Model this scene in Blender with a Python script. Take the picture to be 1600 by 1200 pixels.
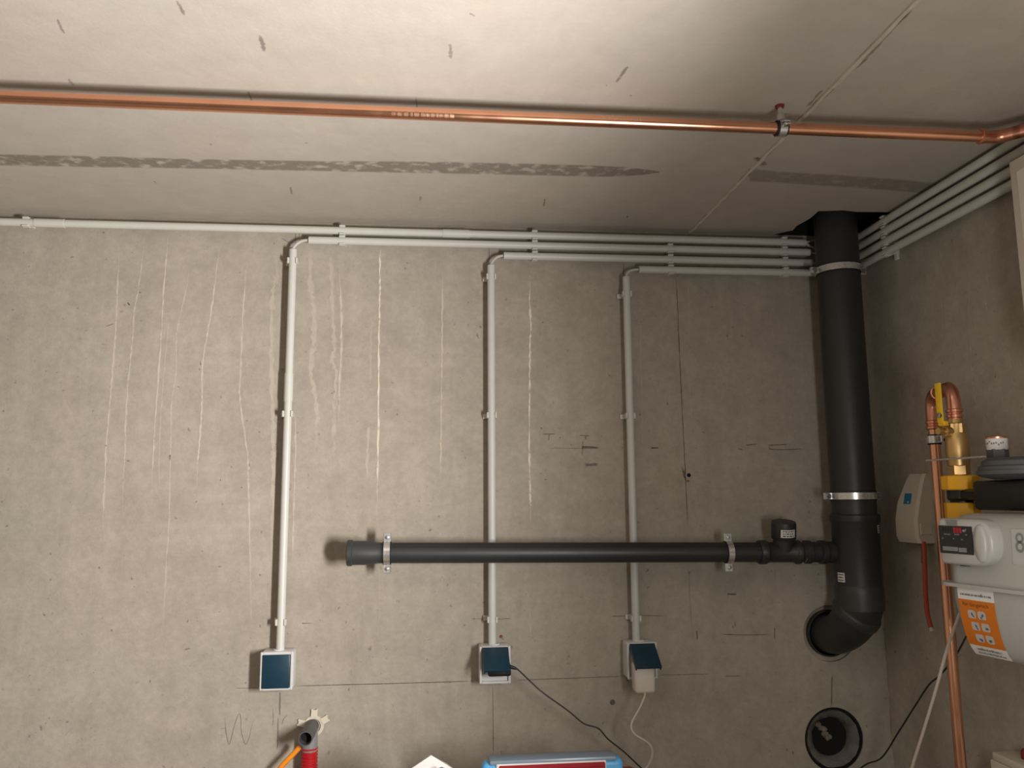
import bpy, bmesh, math, random
from mathutils import Vector, Matrix
random.seed(7)
PI = math.pi
for o in list(bpy.data.objects): bpy.data.objects.remove(o)
scene = bpy.context.scene
COL = scene.collection

# ------------------------------------------------------------------ camera
cam_d = bpy.data.cameras.new('camera'); cam_d.sensor_width = 36.0; cam_d.lens = 1250 / 1600 * 36.0
cam = bpy.data.objects.new('camera', cam_d); COL.objects.link(cam)
pitch, yaw, roll = math.radians(8.023), math.radians(5.770), math.radians(-0.402)
fw = Vector((math.sin(yaw) * math.cos(pitch), math.cos(yaw) * math.cos(pitch), math.sin(pitch)))
rt0 = Vector((math.cos(yaw), -math.sin(yaw), 0)); up0 = rt0.cross(fw)
rt = math.cos(roll) * rt0 + math.sin(roll) * up0; up = -math.sin(roll) * rt0 + math.cos(roll) * up0
M = Matrix((rt, up, -fw)).transposed().to_4x4(); M.translation = (0, -2.1, 1.55)
cam.matrix_world = M; cam_d.clip_start = 0.02
scene.camera = cam

# ------------------------------------------------------------------ world, lamps, exposure
world = bpy.data.worlds.new('world'); scene.world = world; world.use_nodes = True
world.node_tree.nodes['Background'].inputs[0].default_value = (0.9, 0.85, 0.8, 1)
world.node_tree.nodes['Background'].inputs[1].default_value = 0.05

def aim(o, target):
    d = Vector(target) - o.location
    o.rotation_euler = d.to_track_quat('-Z', 'Y').to_euler()

# upright stick-shaped work lamp just right of the camera, beam to the left, with its wide spill
LAMP_COLOR = (1.0, 0.958, 0.912); NL = 4
for i in range(NL):
    z = 1.27 + 0.30 * i / (NL - 1)
    sp = bpy.data.lights.new('work_lamp_beam', 'SPOT'); sp.energy = 226 / NL; sp.color = LAMP_COLOR
    sp.shadow_soft_size = 0.065; sp.spot_size = math.radians(143.8); sp.spot_blend = 1.0
    spo = bpy.data.objects.new('work_lamp_beam', sp); COL.objects.link(spo)
    spo.location = (0.647, -1.60, z); aim(spo, (0.647 - 0.950, -1.60 + 0.262, z + 0.125))
    pt = bpy.data.lights.new('work_lamp_spill', 'POINT'); pt.energy = 13.5 / NL; pt.color = LAMP_COLOR; pt.shadow_soft_size = 0.065
    pto = bpy.data.objects.new('work_lamp_spill', pt); COL.objects.link(pto); pto.location = spo.location
# added fill light that lifts the ambient level, unseen behind and left of the camera
ar = bpy.data.lights.new('ambient_fill', 'AREA'); ar.shape = 'DISK'; ar.size = 0.5; ar.energy = 5; ar.color = (1.0, 0.95, 0.90)
aro = bpy.data.objects.new('ambient_fill', ar); COL.objects.link(aro)
aro.location = (-1.3, -2.5, 2.2); aro.rotation_euler = (0, 0, 0)

vs = scene.view_settings; vs.view_transform = 'Standard'; vs.look = 'None'; vs.gamma = 1.0
vs.use_curve_mapping = False; vs.exposure = 0.0

# ------------------------------------------------------------------ materials
MATS = {}
def nt(name):
    m = bpy.data.materials.new(name); m.use_nodes = True
    t = m.node_tree; MATS[name] = m
    return m, t, t.nodes['Principled BSDF']
def N(t, kind, **kw):
    n = t.nodes.new(kind)
    for k, v in kw.items():
        if k.startswith('i_'):
            key = k[2:]
            n.inputs[int(key) if key.isdigit() else key.replace('_', ' ')].default_value = v
        else: setattr(n, k, v)
    return n
def col(c): return (c[0], c[1], c[2], 1.0)
def mat(name, c, rough=0.5, metal=0.0, var=0.10, scale=30.0, bump=0.0, spec=0.5, rvar=0.08):
    m, t, b = nt(name)
    tc = N(t, 'ShaderNodeTexCoord')
    nz = N(t, 'ShaderNodeTexNoise', i_Scale=scale, i_Detail=4.0); t.links.new(tc.outputs['Object'], nz.inputs['Vector'])
    mx = N(t, 'ShaderNodeMix', data_type='RGBA')
    mx.inputs[6].default_value = col([v * (1 - var) for v in c]); mx.inputs[7].default_value = col([min(1, v * (1 + var)) for v in c])
    t.links.new(nz.outputs['Fac'], mx.inputs[0]); t.links.new(mx.outputs[2], b.inputs['Base Color'])
    mr = N(t, 'ShaderNodeMapRange'); mr.inputs['To Min'].default_value = max(0.02, rough - rvar); mr.inputs['To Max'].default_value = min(1, rough + rvar)
    t.links.new(nz.outputs['Fac'], mr.inputs['Value']); t.links.new(mr.outputs[0], b.inputs['Roughness'])
    b.inputs['Metallic'].default_value = metal; b.inputs['Specular IOR Level'].default_value = spec
    if bump:
        bp = N(t, 'ShaderNodeBump', i_Strength=bump, i_Distance=0.002); t.links.new(nz.outputs['Fac'], bp.inputs['Height']); t.links.new(bp.outputs[0], b.inputs['Normal'])
    return m
def concrete(name, base, light, dark, streak=0.0, pores=0.5, bump=0.35, grain=0.10):
    m, t, b = nt(name); L = t.links.new
    tc = N(t, 'ShaderNodeTexCoord')
    big = N(t, 'ShaderNodeTexNoise', i_Scale=2.2, i_Detail=5.0, i_Roughness=0.6); L(tc.outputs['Object'], big.inputs['Vector'])
    mid = N(t, 'ShaderNodeTexNoise', i_Scale=14.0, i_Detail=6.0, i_Roughness=0.65); L(tc.outputs['Object'], mid.inputs['Vector'])
    fine = N(t, 'ShaderNodeTexNoise', i_Scale=160.0, i_Detail=3.0); L(tc.outputs['Object'], fine.inputs['Vector'])
    mx = N(t, 'ShaderNodeMix', data_type='RGBA'); mx.inputs[6].default_value = col(dark); mx.inputs[7].default_value = col(light)
    ad = N(t, 'ShaderNodeMath', operation='MULTIPLY_ADD'); L(mid.outputs['Fac'], ad.inputs[0]); ad.inputs[1].default_value = 0.55
    sc = N(t, 'ShaderNodeMath', operation='MULTIPLY'); L(big.outputs['Fac'], sc.inputs[0]); sc.inputs[1].default_value = 0.45; L(sc.outputs[0], ad.inputs[2])
    cr = N(t, 'ShaderNodeMapRange'); cr.inputs['From Min'].default_value = 0.33; cr.inputs['From Max'].default_value = 0.67; L(ad.outputs[0], cr.inputs['Value'])
    L(cr.outputs[0], mx.inputs[0])
    last = mx.outputs[2]
    # hue drift, greenish / pinkish
    hd = N(t, 'ShaderNodeTexNoise', i_Scale=3.5, i_Detail=2.0); mp0 = N(t, 'ShaderNodeMapping'); mp0.inputs['Location'].default_value = (5, 3, 1); L(tc.outputs['Object'], mp0.inputs[0]); L(mp0.outputs[0], hd.inputs['Vector'])
    hm = N(t, 'ShaderNodeMix', data_type='RGBA'); hm.inputs[6].default_value = (1.03, 0.985, 0.97, 1); hm.inputs[7].default_value = (0.97, 1.0, 0.985, 1); L(hd.outputs['Fac'], hm.inputs[0])
    ml = N(t, 'ShaderNodeMix', data_type='RGBA', blend_type='MULTIPLY'); ml.inputs[0].default_value = 1.0; L(last, ml.inputs[6]); L(hm.outputs[2], ml.inputs[7]); last = ml.outputs[2]
    if streak:
        mp = N(t, 'ShaderNodeMapping'); mp.inputs['Scale'].default_value = (26, 26, 0.7); L(tc.outputs['Object'], mp.inputs[0])
        st = N(t, 'ShaderNodeTexNoise', i_Scale=1.0, i_Detail=3.0); L(mp.outputs[0], st.inputs['Vector'])
        sr = N(t, 'ShaderNodeMapRange'); sr.inputs['From Min'].default_value = 0.3; sr.inputs['From Max'].default_value = 0.7; sr.inputs['To Min'].default_value = 1 - streak; sr.inputs['To Max'].default_value = 1 + streak
        L(st.outputs['Fac'], sr.inputs['Value'])
        m2 = N(t, 'ShaderNodeMix', data_type='RGBA', blend_type='MULTIPLY'); m2.inputs[0].default_value = 1.0; L(last, m2.inputs[6]); L(sr.outputs[0], m2.inputs[7]); last = m2.outputs[2]
    if pores:
        vo = N(t, 'ShaderNodeTexVoronoi', i_Scale=34.0, i_Randomness=1.0)
        dv = N(t, 'ShaderNodeMix', data_type='RGBA', blend_type='LINEAR_LIGHT'); dv.inputs[0].default_value = 0.03; L(tc.outputs['Object'], dv.inputs[6]); L(fine.outputs['Color'], dv.inputs[7]); L(dv.outputs[2], vo.inputs['Vector'])
        pr = N(t, 'ShaderNodeMapRange', interpolation_type='SMOOTHSTEP'); pr.inputs['From Min'].default_value = 0.05; pr.inputs['From Max'].default_value = 0.20; pr.inputs['To Min'].default_value = 1.0; pr.inputs['To Max'].default_value = 0.0
        L(vo.outputs['Distance'], pr.inputs['Value'])
        gt = N(t, 'ShaderNodeMath', operation='GREATER_THAN'); gt.inputs[1].default_value = 0.72
        sx = N(t, 'ShaderNodeSeparateColor'); L(vo.outputs['Color'], sx.inputs[0]); L(sx.outputs[0], gt.inputs[0])
        pm = N(t, 'ShaderNodeMath', operation='MULTIPLY'); L(pr.outputs[0], pm.inputs[0]); L(gt.outputs[0], pm.inputs[1])
        pk = N(t, 'ShaderNodeMath', operation='MULTIPLY'); L(pm.outputs[0], pk.inputs[0]); pk.inputs[1].default_value = pores
        m3 = N(t, 'ShaderNodeMix', data_type='RGBA'); m3.inputs[7].default_value = col([v * 0.55 for v in dark]); L(pk.outputs[0], m3.inputs[0]); L(last, m3.inputs[6]); last = m3.outputs[2]
    gr = N(t, 'ShaderNodeTexNoise', i_Scale=55.0, i_Detail=4.0, i_Roughness=0.7); L(tc.outputs['Object'], gr.inputs['Vector'])
    gm = N(t, 'ShaderNodeMapRange'); gm.inputs['From Min'].default_value = 0.3; gm.inputs['From Max'].default_value = 0.7; gm.inputs['To Min'].default_value = 1 - grain; gm.inputs['To Max'].default_value = 1 + grain * 0.7; L(gr.outputs['Fac'], gm.inputs['Value'])
    m4 = N(t, 'ShaderNodeMix', data_type='RGBA', blend_type='MULTIPLY'); m4.inputs[0].default_value = 1.0; L(last, m4.inputs[6]); L(gm.outputs[0], m4.inputs[7]); last = m4.outputs[2]
    L(last, b.inputs['Base Color'])
    b.inputs['Roughness'].default_value = 0.85; b.inputs['Specular IOR Level'].default_value = 0.25
    hs = N(t, 'ShaderNodeMath', operation='ADD'); L(fine.outputs['Fac'], hs.inputs[0]); L(mid.outputs['Fac'], hs.inputs[1])
    bp = N(t, 'ShaderNodeBump', i_Strength=bump, i_Distance=0.0015); L(hs.outputs[0], bp.inputs['Height']); L(bp.outputs[0], b.inputs['Normal'])
    return m
def stain(name, c, lo=0.25, hi=0.6, scale=60.0, rough=0.9):
    """flat stain laid on concrete: coverage = colour attribute 'mask' broken up by noise"""
    m, t, b = nt(name); L = t.links.new
    out = t.nodes['Material Output']
    b.inputs['Base Color'].default_value = col(c); b.inputs['Roughness'].default_value = rough; b.inputs['Specular IOR Level'].default_value = 0.2
    at = N(t, 'ShaderNodeAttribute', attribute_name='mask')
    tc = N(t, 'ShaderNodeTexCoord')
    nz = N(t, 'ShaderNodeTexNoise', i_Scale=scale, i_Detail=3.0); L(tc.outputs['Object'], nz.inputs['Vector'])
    mr = N(t, 'ShaderNodeMapRange', interpolation_type='SMOOTHSTEP'); mr.inputs['From Min'].default_value = lo; mr.inputs['From Max'].default_value = hi; L(nz.outputs['Fac'], mr.inputs['Value'])
    mu = N(t, 'ShaderNodeMath', operation='MULTIPLY'); L(at.outputs['Fac'], mu.inputs[0]); L(mr.outputs[0], mu.inputs[1])
    tr = N(t, 'ShaderNodeBsdfTransparent'); ms = N(t, 'ShaderNodeMixShader')
    L(mu.outputs[0], ms.inputs[0]); L(tr.outputs[0], ms.inputs[1]); L(b.outputs[0], ms.inputs[2]); L(ms.outputs[0], out.inputs['Surface'])
    return m

concrete('wall_concrete', None, (0.46, 0.415, 0.355), (0.335, 0.300, 0.252), streak=0.03, pores=0.42)
concrete('ceiling_concrete', None, (0.50, 0.455, 0.405), (0.425, 0.385, 0.340), streak=0, pores=0.15, bump=0.2, grain=0.035)
concrete('floor_concrete', None, (0.34, 0.31, 0.28), (0.24, 0.22, 0.20), streak=0, pores=0.3)
concrete('mortar', None, (0.44, 0.39, 0.33), (0.30, 0.26, 0.21), streak=0, pores=0.3, bump=0.8)
concrete('debris_mortar', None, (0.30, 0.28, 0.26), (0.18, 0.17, 0.155), streak=0, pores=0.2, bump=0.8)
concrete('joint_mortar', None, (0.62, 0.56, 0.49), (0.48, 0.43, 0.37), streak=0, pores=0, bump=0.8)
concrete('dark_mortar', None, (0.20, 0.195, 0.185), (0.085, 0.083, 0.078), streak=0, pores=0.3, bump=0.9)
stain('laitance', (0.72, 0.65, 0.55), 0.12, 0.52, 38)
stain('pencil', (0.06, 0.055, 0.05), 0.15, 0.5, 220)
stain('pit', (0.15, 0.13, 0.105), 0.0, 0.3, 120)
stain('rust', (0.25, 0.12, 0.06), 0.3, 0.65, 60)
stain('damp_stain', (0.225, 0.195, 0.16), 0.2, 0.5, 40)
stain('patchy_stain', (0.27, 0.235, 0.195), 0.30, 0.56, 34)
mat('grey_plastic', (0.60, 0.60, 0.56), 0.42, var=0.04)
mat('clip_plastic', (0.62, 0.61, 0.57), 0.5, var=0.05)
mat('cable_grey', (0.55, 0.53, 0.49), 0.5, var=0.06)
mat('dark_pp', (0.027, 0.028, 0.029), 0.45, var=0.15, scale=18)
mat('dark_pp_light', (0.040, 0.042, 0.043), 0.45, var=0.12, scale=18)
mat('black_rubber', (0.012, 0.012, 0.012), 0.7, var=0.2)
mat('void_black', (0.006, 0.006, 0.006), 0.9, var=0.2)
mat('galvanised', (0.78, 0.79, 0.79), 0.27, 0.86, var=0.12, scale=60)
mat('screw_steel', (0.42, 0.42, 0.40), 0.35, 1.0, var=0.2, scale=120)
mat('copper', (0.93, 0.47, 0.30), 0.24, 1.0, var=0.12, scale=25, rvar=0.07)
mat('copper_dull', (0.78, 0.36, 0.24), 0.32, 1.0, var=0.18, scale=30, rvar=0.1)
mat('copper_print', (0.93, 0.50, 0.34), 0.30, 1.0, var=0.2, scale=200)
mat('brass', (0.66, 0.44, 0.19), 0.42, 1.0, var=0.2, scale=40)
mat('yellow_paint', (0.80, 0.50, 0.015), 0.42, var=0.08)
mat('yellow_nut', (0.82, 0.42, 0.015), 0.45, var=0.08)
mat('socket_white', (0.66, 0.66, 0.66), 0.4, var=0.03)
mat('socket_blue', (0.007, 0.038, 0.066), 0.38, var=0.08)
mat('black_plastic', (0.010, 0.010, 0.010), 0.4, var=0.2)
mat('white_plastic', (0.70, 0.65, 0.58), 0.45, var=0.03)
mat('white_cable', (0.62, 0.56, 0.49), 0.5, var=0.05)
mat('black_cable', (0.018, 0.015, 0.013), 0.5, var=0.2)
mat('meter_paint', (0.43, 0.415, 0.385), 0.42, var=0.03, scale=8)
mat('meter_clear', (0.47, 0.455, 0.43), 0.35, var=0.03)
mat('meter_black', (0.010, 0.010, 0.012), 0.25, var=0.2)
mat('print_red', (0.35, 0.02, 0.03), 0.5)
mat('pictogram_ground', (0.50, 0.44, 0.40), 0.55)
mat('drain_dark', (0.085, 0.085, 0.09), 0.5)
mat('print_grey', (0.22, 0.22, 0.22), 0.5)
mat('print_white', (0.7, 0.7, 0.68), 0.5)
mat('print_dark', (0.05, 0.05, 0.05), 0.6)
mat('print_brown', (0.20, 0.055, 0.01), 0.6)
mat('print_blue', (0.06, 0.10, 0.20), 0.6)
mat('sticker_white', (0.74, 0.72, 0.68), 0.55, var=0.03)
mat('sticker_orange', (0.60, 0.165, 0.008), 0.5, var=0.05)
mat('logo_blue', (0.02, 0.20, 0.34), 0.45)
mat('box_beige', (0.62, 0.56, 0.49), 0.5, var=0.03)
mat('cabinet_paint', (0.74, 0.68, 0.60), 0.45, var=0.03)
mat('regulator_grey', (0.085, 0.088, 0.092), 0.5, var=0.15)
mat('green_jacket', (0.05, 0.14, 0.04), 0.5)
mat('red_jacket', (0.42, 0.06, 0.035), 0.5)
mat('orange_core', (0.75, 0.25, 0.06), 0.5)
mat('red_plastic', (0.48, 0.012, 0.02), 0.4, var=0.1)
mat('drain_grey', (0.23, 0.235, 0.24), 0.45, var=0.06)
mat('cream_plastic', (0.70, 0.64, 0.52), 0.5, var=0.05)
mat('orange_plastic', (0.95, 0.30, 0.02), 0.35, var=0.1)
mat('case_blue', (0.10, 0.40, 0.78), 0.32, var=0.06)
mat('case_top', (0.20, 0.26, 0.33), 0.35, var=0.06)
mat('case_red', (0.30, 0.010, 0.018), 0.4, var=0.15)
mat('paper_white', (0.70, 0.66, 0.64), 0.7, var=0.05)
mat('bench_wood', (0.36, 0.24, 0.13), 0.6, var=0.2, scale=12)
mat('red_knob', (0.20, 0.015, 0.015), 0.45)

# ------------------------------------------------------------------ mesh building
def V(*a): return Vector(a)
def frame(axis):
    a = Vector(axis).normalized()
    h = Vector((0, 0, 1)) if abs(a.z) < 0.9 else Vector((1, 0, 0))
    e1 = h.cross(a).normalized(); e2 = a.cross(e1)
    return a, e1, e2
class MB:
    def __init__(s): s.v = []; s.f = []
    def add(s, vs, fs):
        o = len(s.v); s.v += [Vector(p) for p in vs]; s.f += [tuple(i + o for i in f) for f in fs]; return s
    def box(s, c, size, rot=None, r=0.0, seg=2):
        bm = bmesh.new(); bmesh.ops.create_cube(bm, size=1.0)
        for v in bm.verts: v.co = Vector((v.co.x * size[0], v.co.y * size[1], v.co.z * size[2]))
        if r > 0: bmesh.ops.bevel(bm, geom=list(bm.edges), offset=r, segments=seg, profile=0.5, affect='EDGES')
        bm.verts.index_update(); R = rot if rot else Matrix.Identity(3)
        s.add([R @ v.co + Vector(c) for v in bm.verts], [[v.index for v in f.verts] for f in bm.faces]); bm.free(); return s
    def tube(s, pts, r, n=14, cap=True):
        pts = [Vector(p) for p in pts]; m = len(pts); rr = r if isinstance(r, (list, tuple)) else [r] * m
        tan = []
        for i in range(m):
            t = pts[min(i + 1, m - 1)] - pts[max(i - 1, 0)]; tan.append(t.normalized())
        a, e1, e2 = frame(tan[0]); vs = []; fs = []
        for i in range(m):
            if i:
                q = tan[i - 1].rotation_difference(tan[i]); e1 = q @ e1
                e1 = (e1 - tan[i] * e1.dot(tan[i])).normalized()
            e2 = tan[i].cross(e1)
            for k in range(n):
                an = 2 * PI * k / n; vs.append(pts[i] + (e1 * math.cos(an) + e2 * math.sin(an)) * rr[i])
        for i in range(m - 1):
            for k in range(n):
                k2 = (k + 1) % n; fs.append((i * n + k, i * n + k2, (i + 1) * n + k2, (i + 1) * n + k))
        if cap: fs.append(tuple(reversed(range(n)))); fs.append(tuple((m - 1) * n + k for k in range(n)))
        return s.add(vs, fs)
    def lathe(s, prof, o, axis, n=28, close=False):
        """prof: list of (radius, height along axis); closed=True joins last to first"""
        a, e1, e2 = frame(axis); o = Vector(o); vs = []; fs = []; m = len(prof)
        for r, h in prof:
            for k in range(n):
                an = 2 * PI * k / n; vs.append(o + a * h + (e1 * math.cos(an) + e2 * math.sin(an)) * r)
        for i in range(m if close else m - 1):
            j = (i + 1) % m
            for k in range(n):
                k2 = (k + 1) % n; fs.append((i * n + k, i * n + k2, j * n + k2, j * n + k))
        if not close:
            if prof[0][0] > 1e-6: fs.append(tuple(reversed(range(n))))
            if prof[-1][0] > 1e-6: fs.append(tuple((m - 1) * n + k for k in range(n)))
        return s.add(vs, fs)
    def hollow(s, p0, p1, ro, ri, n=20):
        p0 = Vector(p0); d = Vector(p1) - p0; L = d.length
        return s.lathe([(ro, 0), (ro, L), (ri, L), (ri, 0)], p0, d, n, close=True)
    def arc(s, c, axis, e1, ri, ro, a0, a1, w, n=14):
        """ring sector of width w along axis, angles measured from e1"""
        a = Vector(axis).normalized(); e1 = Vector(e1).normalized(); e2 = a.cross(e1); c = Vector(c); vs = []; fs = []
        for i in range(n + 1):
            an = a0 + (a1 - a0) * i / n; d = e1 * math.cos(an) + e2 * math.sin(an)
            vs += [c + d * ri - a * w / 2, c + d * ro - a * w / 2, c + d * ro + a * w / 2, c + d * ri + a * w / 2]
        for i in range(n):
            b = 4 * i
            for k in range(4):
                k2 = (k + 1) % 4; fs.append((b + k, b + k2, b + 4 + k2, b + 4 + k))
        fs.append((3, 2, 1, 0)); fs.append((4 * n, 4 * n + 1, 4 * n + 2, 4 * n + 3))
        return s.add(vs, fs)
    def prism(s, poly, o, ex, ey, ez):
        """polygon in (ex, ey) extruded by vector ez"""
        o = Vector(o); ex = Vector(ex); ey = Vector(ey); ez = Vector(ez); n = len(poly)
        base = [o + ex * p[0] + ey * p[1] for p in poly]
        vs = base + [p + ez for p in base]
        fs = [tuple(reversed(range(n))), tuple(range(n, 2 * n))] + [(i, (i + 1) % n, n + (i + 1) % n, n + i) for i in range(n)]
        return s.add(vs, fs)
    def loft(s, rings, cap0=True, cap1=True):
        n = len(rings[0]); vs = [p for r in rings for p in r]; fs = []
        for i in range(len(rings) - 1):
            for k in range(n):
                k2 = (k + 1) % n; fs.append((i * n + k, i * n + k2, (i + 1) * n + k2, (i + 1) * n + k))
        if cap0: fs.append(tuple(reversed(range(n))))
        if cap1: fs.append(tuple((len(rings) - 1) * n + k for k in range(n)))
        return s.add(vs, fs)
BASE = {}
def mesh_from(name, mb, loc, mname, smooth=35):
    me = bpy.data.meshes.new(name)
    me.from_pydata([p - loc for p in mb.v], [], mb.f); me.update()
    bm = bmesh.new(); bm.from_mesh(me); bmesh.ops.recalc_face_normals(bm, faces=bm.faces); bm.to_mesh(me); bm.free()
    if smooth:
        me.polygons.foreach_set('use_smooth', [True] * len(me.polygons)); me.set_sharp_from_angle(angle=math.radians(smooth))
    me.materials.append(MATS[mname]); return me
def link(name, me, parent=None, loc=None):
    o = bpy.data.objects.new(name, me); COL.objects.link(o)
    if parent: o.parent = parent; BASE[o.name] = BASE[parent.name]
    else: o.location = loc; BASE[o.name] = Vector(loc)
    return o
def part(name, mb, mname, parent, label=None, smooth=35):
    o = link(name, mesh_from(name, mb, BASE[parent.name], mname, smooth), parent)
    if label: o['label'] = label
    return o
def tag(o, label, cat, group=None):
    o['label'] = label; o['category'] = cat
    if group: o['group'] = group
    return o
def thing(name, label, cat, loc, group=None):
    o = bpy.data.objects.new(name, None); o.empty_display_size = 0.05; COL.objects.link(o); o.location = loc; BASE[o.name] = Vector(loc)
    return tag(o, label, cat, group)
def single(name, mb, mname, label, cat, loc, group=None, smooth=35):
    return tag(link(name, mesh_from(name, mb, Vector(loc), mname, smooth), None, loc), label, cat, group)
def struct(name, mb, mname, loc=(0, 0, 0), smooth=0):
    o = link(name, mesh_from(name, mb, Vector(loc), mname, smooth), None, loc); o['kind'] = 'structure'; return o
def place(name, me, parent, off):
    """a copy of a shared mesh at world offset, as part of parent"""
    o = bpy.data.objects.new(name, me); COL.objects.link(o); o.parent = parent; o.location = Vector(off) - BASE[parent.name]; return o
def spline(pts, k=8):
    P = [Vector(p) for p in pts]; out = []
    for i in range(len(P) - 1):
        p0 = P[max(i - 1, 0)]; p1 = P[i]; p2 = P[i + 1]; p3 = P[min(i + 2, len(P) - 1)]
        for j in range(k):
            t = j / k; out.append(0.5 * ((2 * p1) + (p2 - p0) * t + (2 * p0 - 5 * p1 + 4 * p2 - p3) * t * t + (3 * p1 - p0 - 3 * p2 + p3) * t ** 3))
    return out + [P[-1]]
def bend(pts, rad, n=8):
    """polyline with rounded corners of radius rad"""
    P = [Vector(p) for p in pts]; out = [P[0]]
    for i in range(1, len(P) - 1):
        a = (P[i - 1] - P[i]).normalized(); b = (P[i + 1] - P[i]).normalized(); th = a.angle(b); d = rad / math.tan(th / 2)
        s, e = P[i] + a * d, P[i] + b * d; c = P[i] + (a + b).normalized() * (rad / math.sin(th / 2))
        va, vb = s - c, e - c
        for j in range(n + 1): out.append(c + (va.lerp(vb, j / n)).normalized() * rad)
    return out + [P[-1]]
def ribbon(name, pts, w, strength, mname, plane, parent, off=0.0006, taper=True, jit=0.15):
    """thin flat stain following pts on a plane ('y' back wall, 'x' right wall, 'z' ceiling)"""
    P = spline([(p[0], p[1], 0) for p in pts], max(2, int(8))); me = bpy.data.meshes.new(name); vs = []; fs = []; mk = []
    n = len(P); loc = BASE[parent.name]
    for i, p in enumerate(P):
        t = (P[min(i + 1, n - 1)] - P[max(i - 1, 0)]); t = t.normalized() if t.length > 1e-9 else Vector((0, 1, 0)); nn = Vector((-t.y, t.x, 0))
        u = i / (n - 1); e = min(1, u * 8, (1 - u) * 6) if taper else 1
        ww = w * (0.85 + random.uniform(-jit, jit) * 2) * (0.5 + 0.5 * e); sh = nn * random.uniform(-jit, jit) * w
        for k, (q, m) in enumerate(((-1, 0), (-0.45, 1), (0.45, 1), (1, 0))):
            a = p + sh + nn * (q * ww)
            if plane == 'y': c = Vector((a.x, -off, a.y))
            elif plane == 'x': c = Vector((WX - off, a.x, a.y))
            else: c = Vector((a.x, a.y, HZ - off))
            vs.append(c - loc); mk.append(m * strength * e)
    for i in range(n - 1):
        for k in range(3): fs.append((4 * i + k, 4 * i + k + 1, 4 * i + k + 5, 4 * i + k + 4))
    me.from_pydata(vs, [], fs); me.update()
    at = me.attributes.new('mask', 'FLOAT', 'POINT'); at.data.foreach_set('value', mk)
    me.materials.append(MATS[mname]); return link(name, me, parent)
def text_mb(body, size, fn, align='LEFT'):
    cu = bpy.data.curves.new('txt', 'FONT'); cu.body = body; cu.size = size; cu.align_x = align; cu.resolution_u = 3
    o = bpy.data.objects.new('txt', cu); COL.objects.link(o); dg = bpy.context.evaluated_depsgraph_get()
    me = bpy.data.meshes.new_from_object(o.evaluated_get(dg)); mb = MB()
    mb.add([fn(v.co.x, v.co.y) for v in me.vertices], [tuple(p.vertices) for p in me.polygons])
    bpy.data.objects.remove(o); bpy.data.curves.remove(cu); bpy.data.meshes.remove(me); return mb

WX, HZ = 1.2085, 2.2785          # right wall, ceiling height
XL, YR = -2.7, -3.3              # left wall, wall behind the camera

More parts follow.
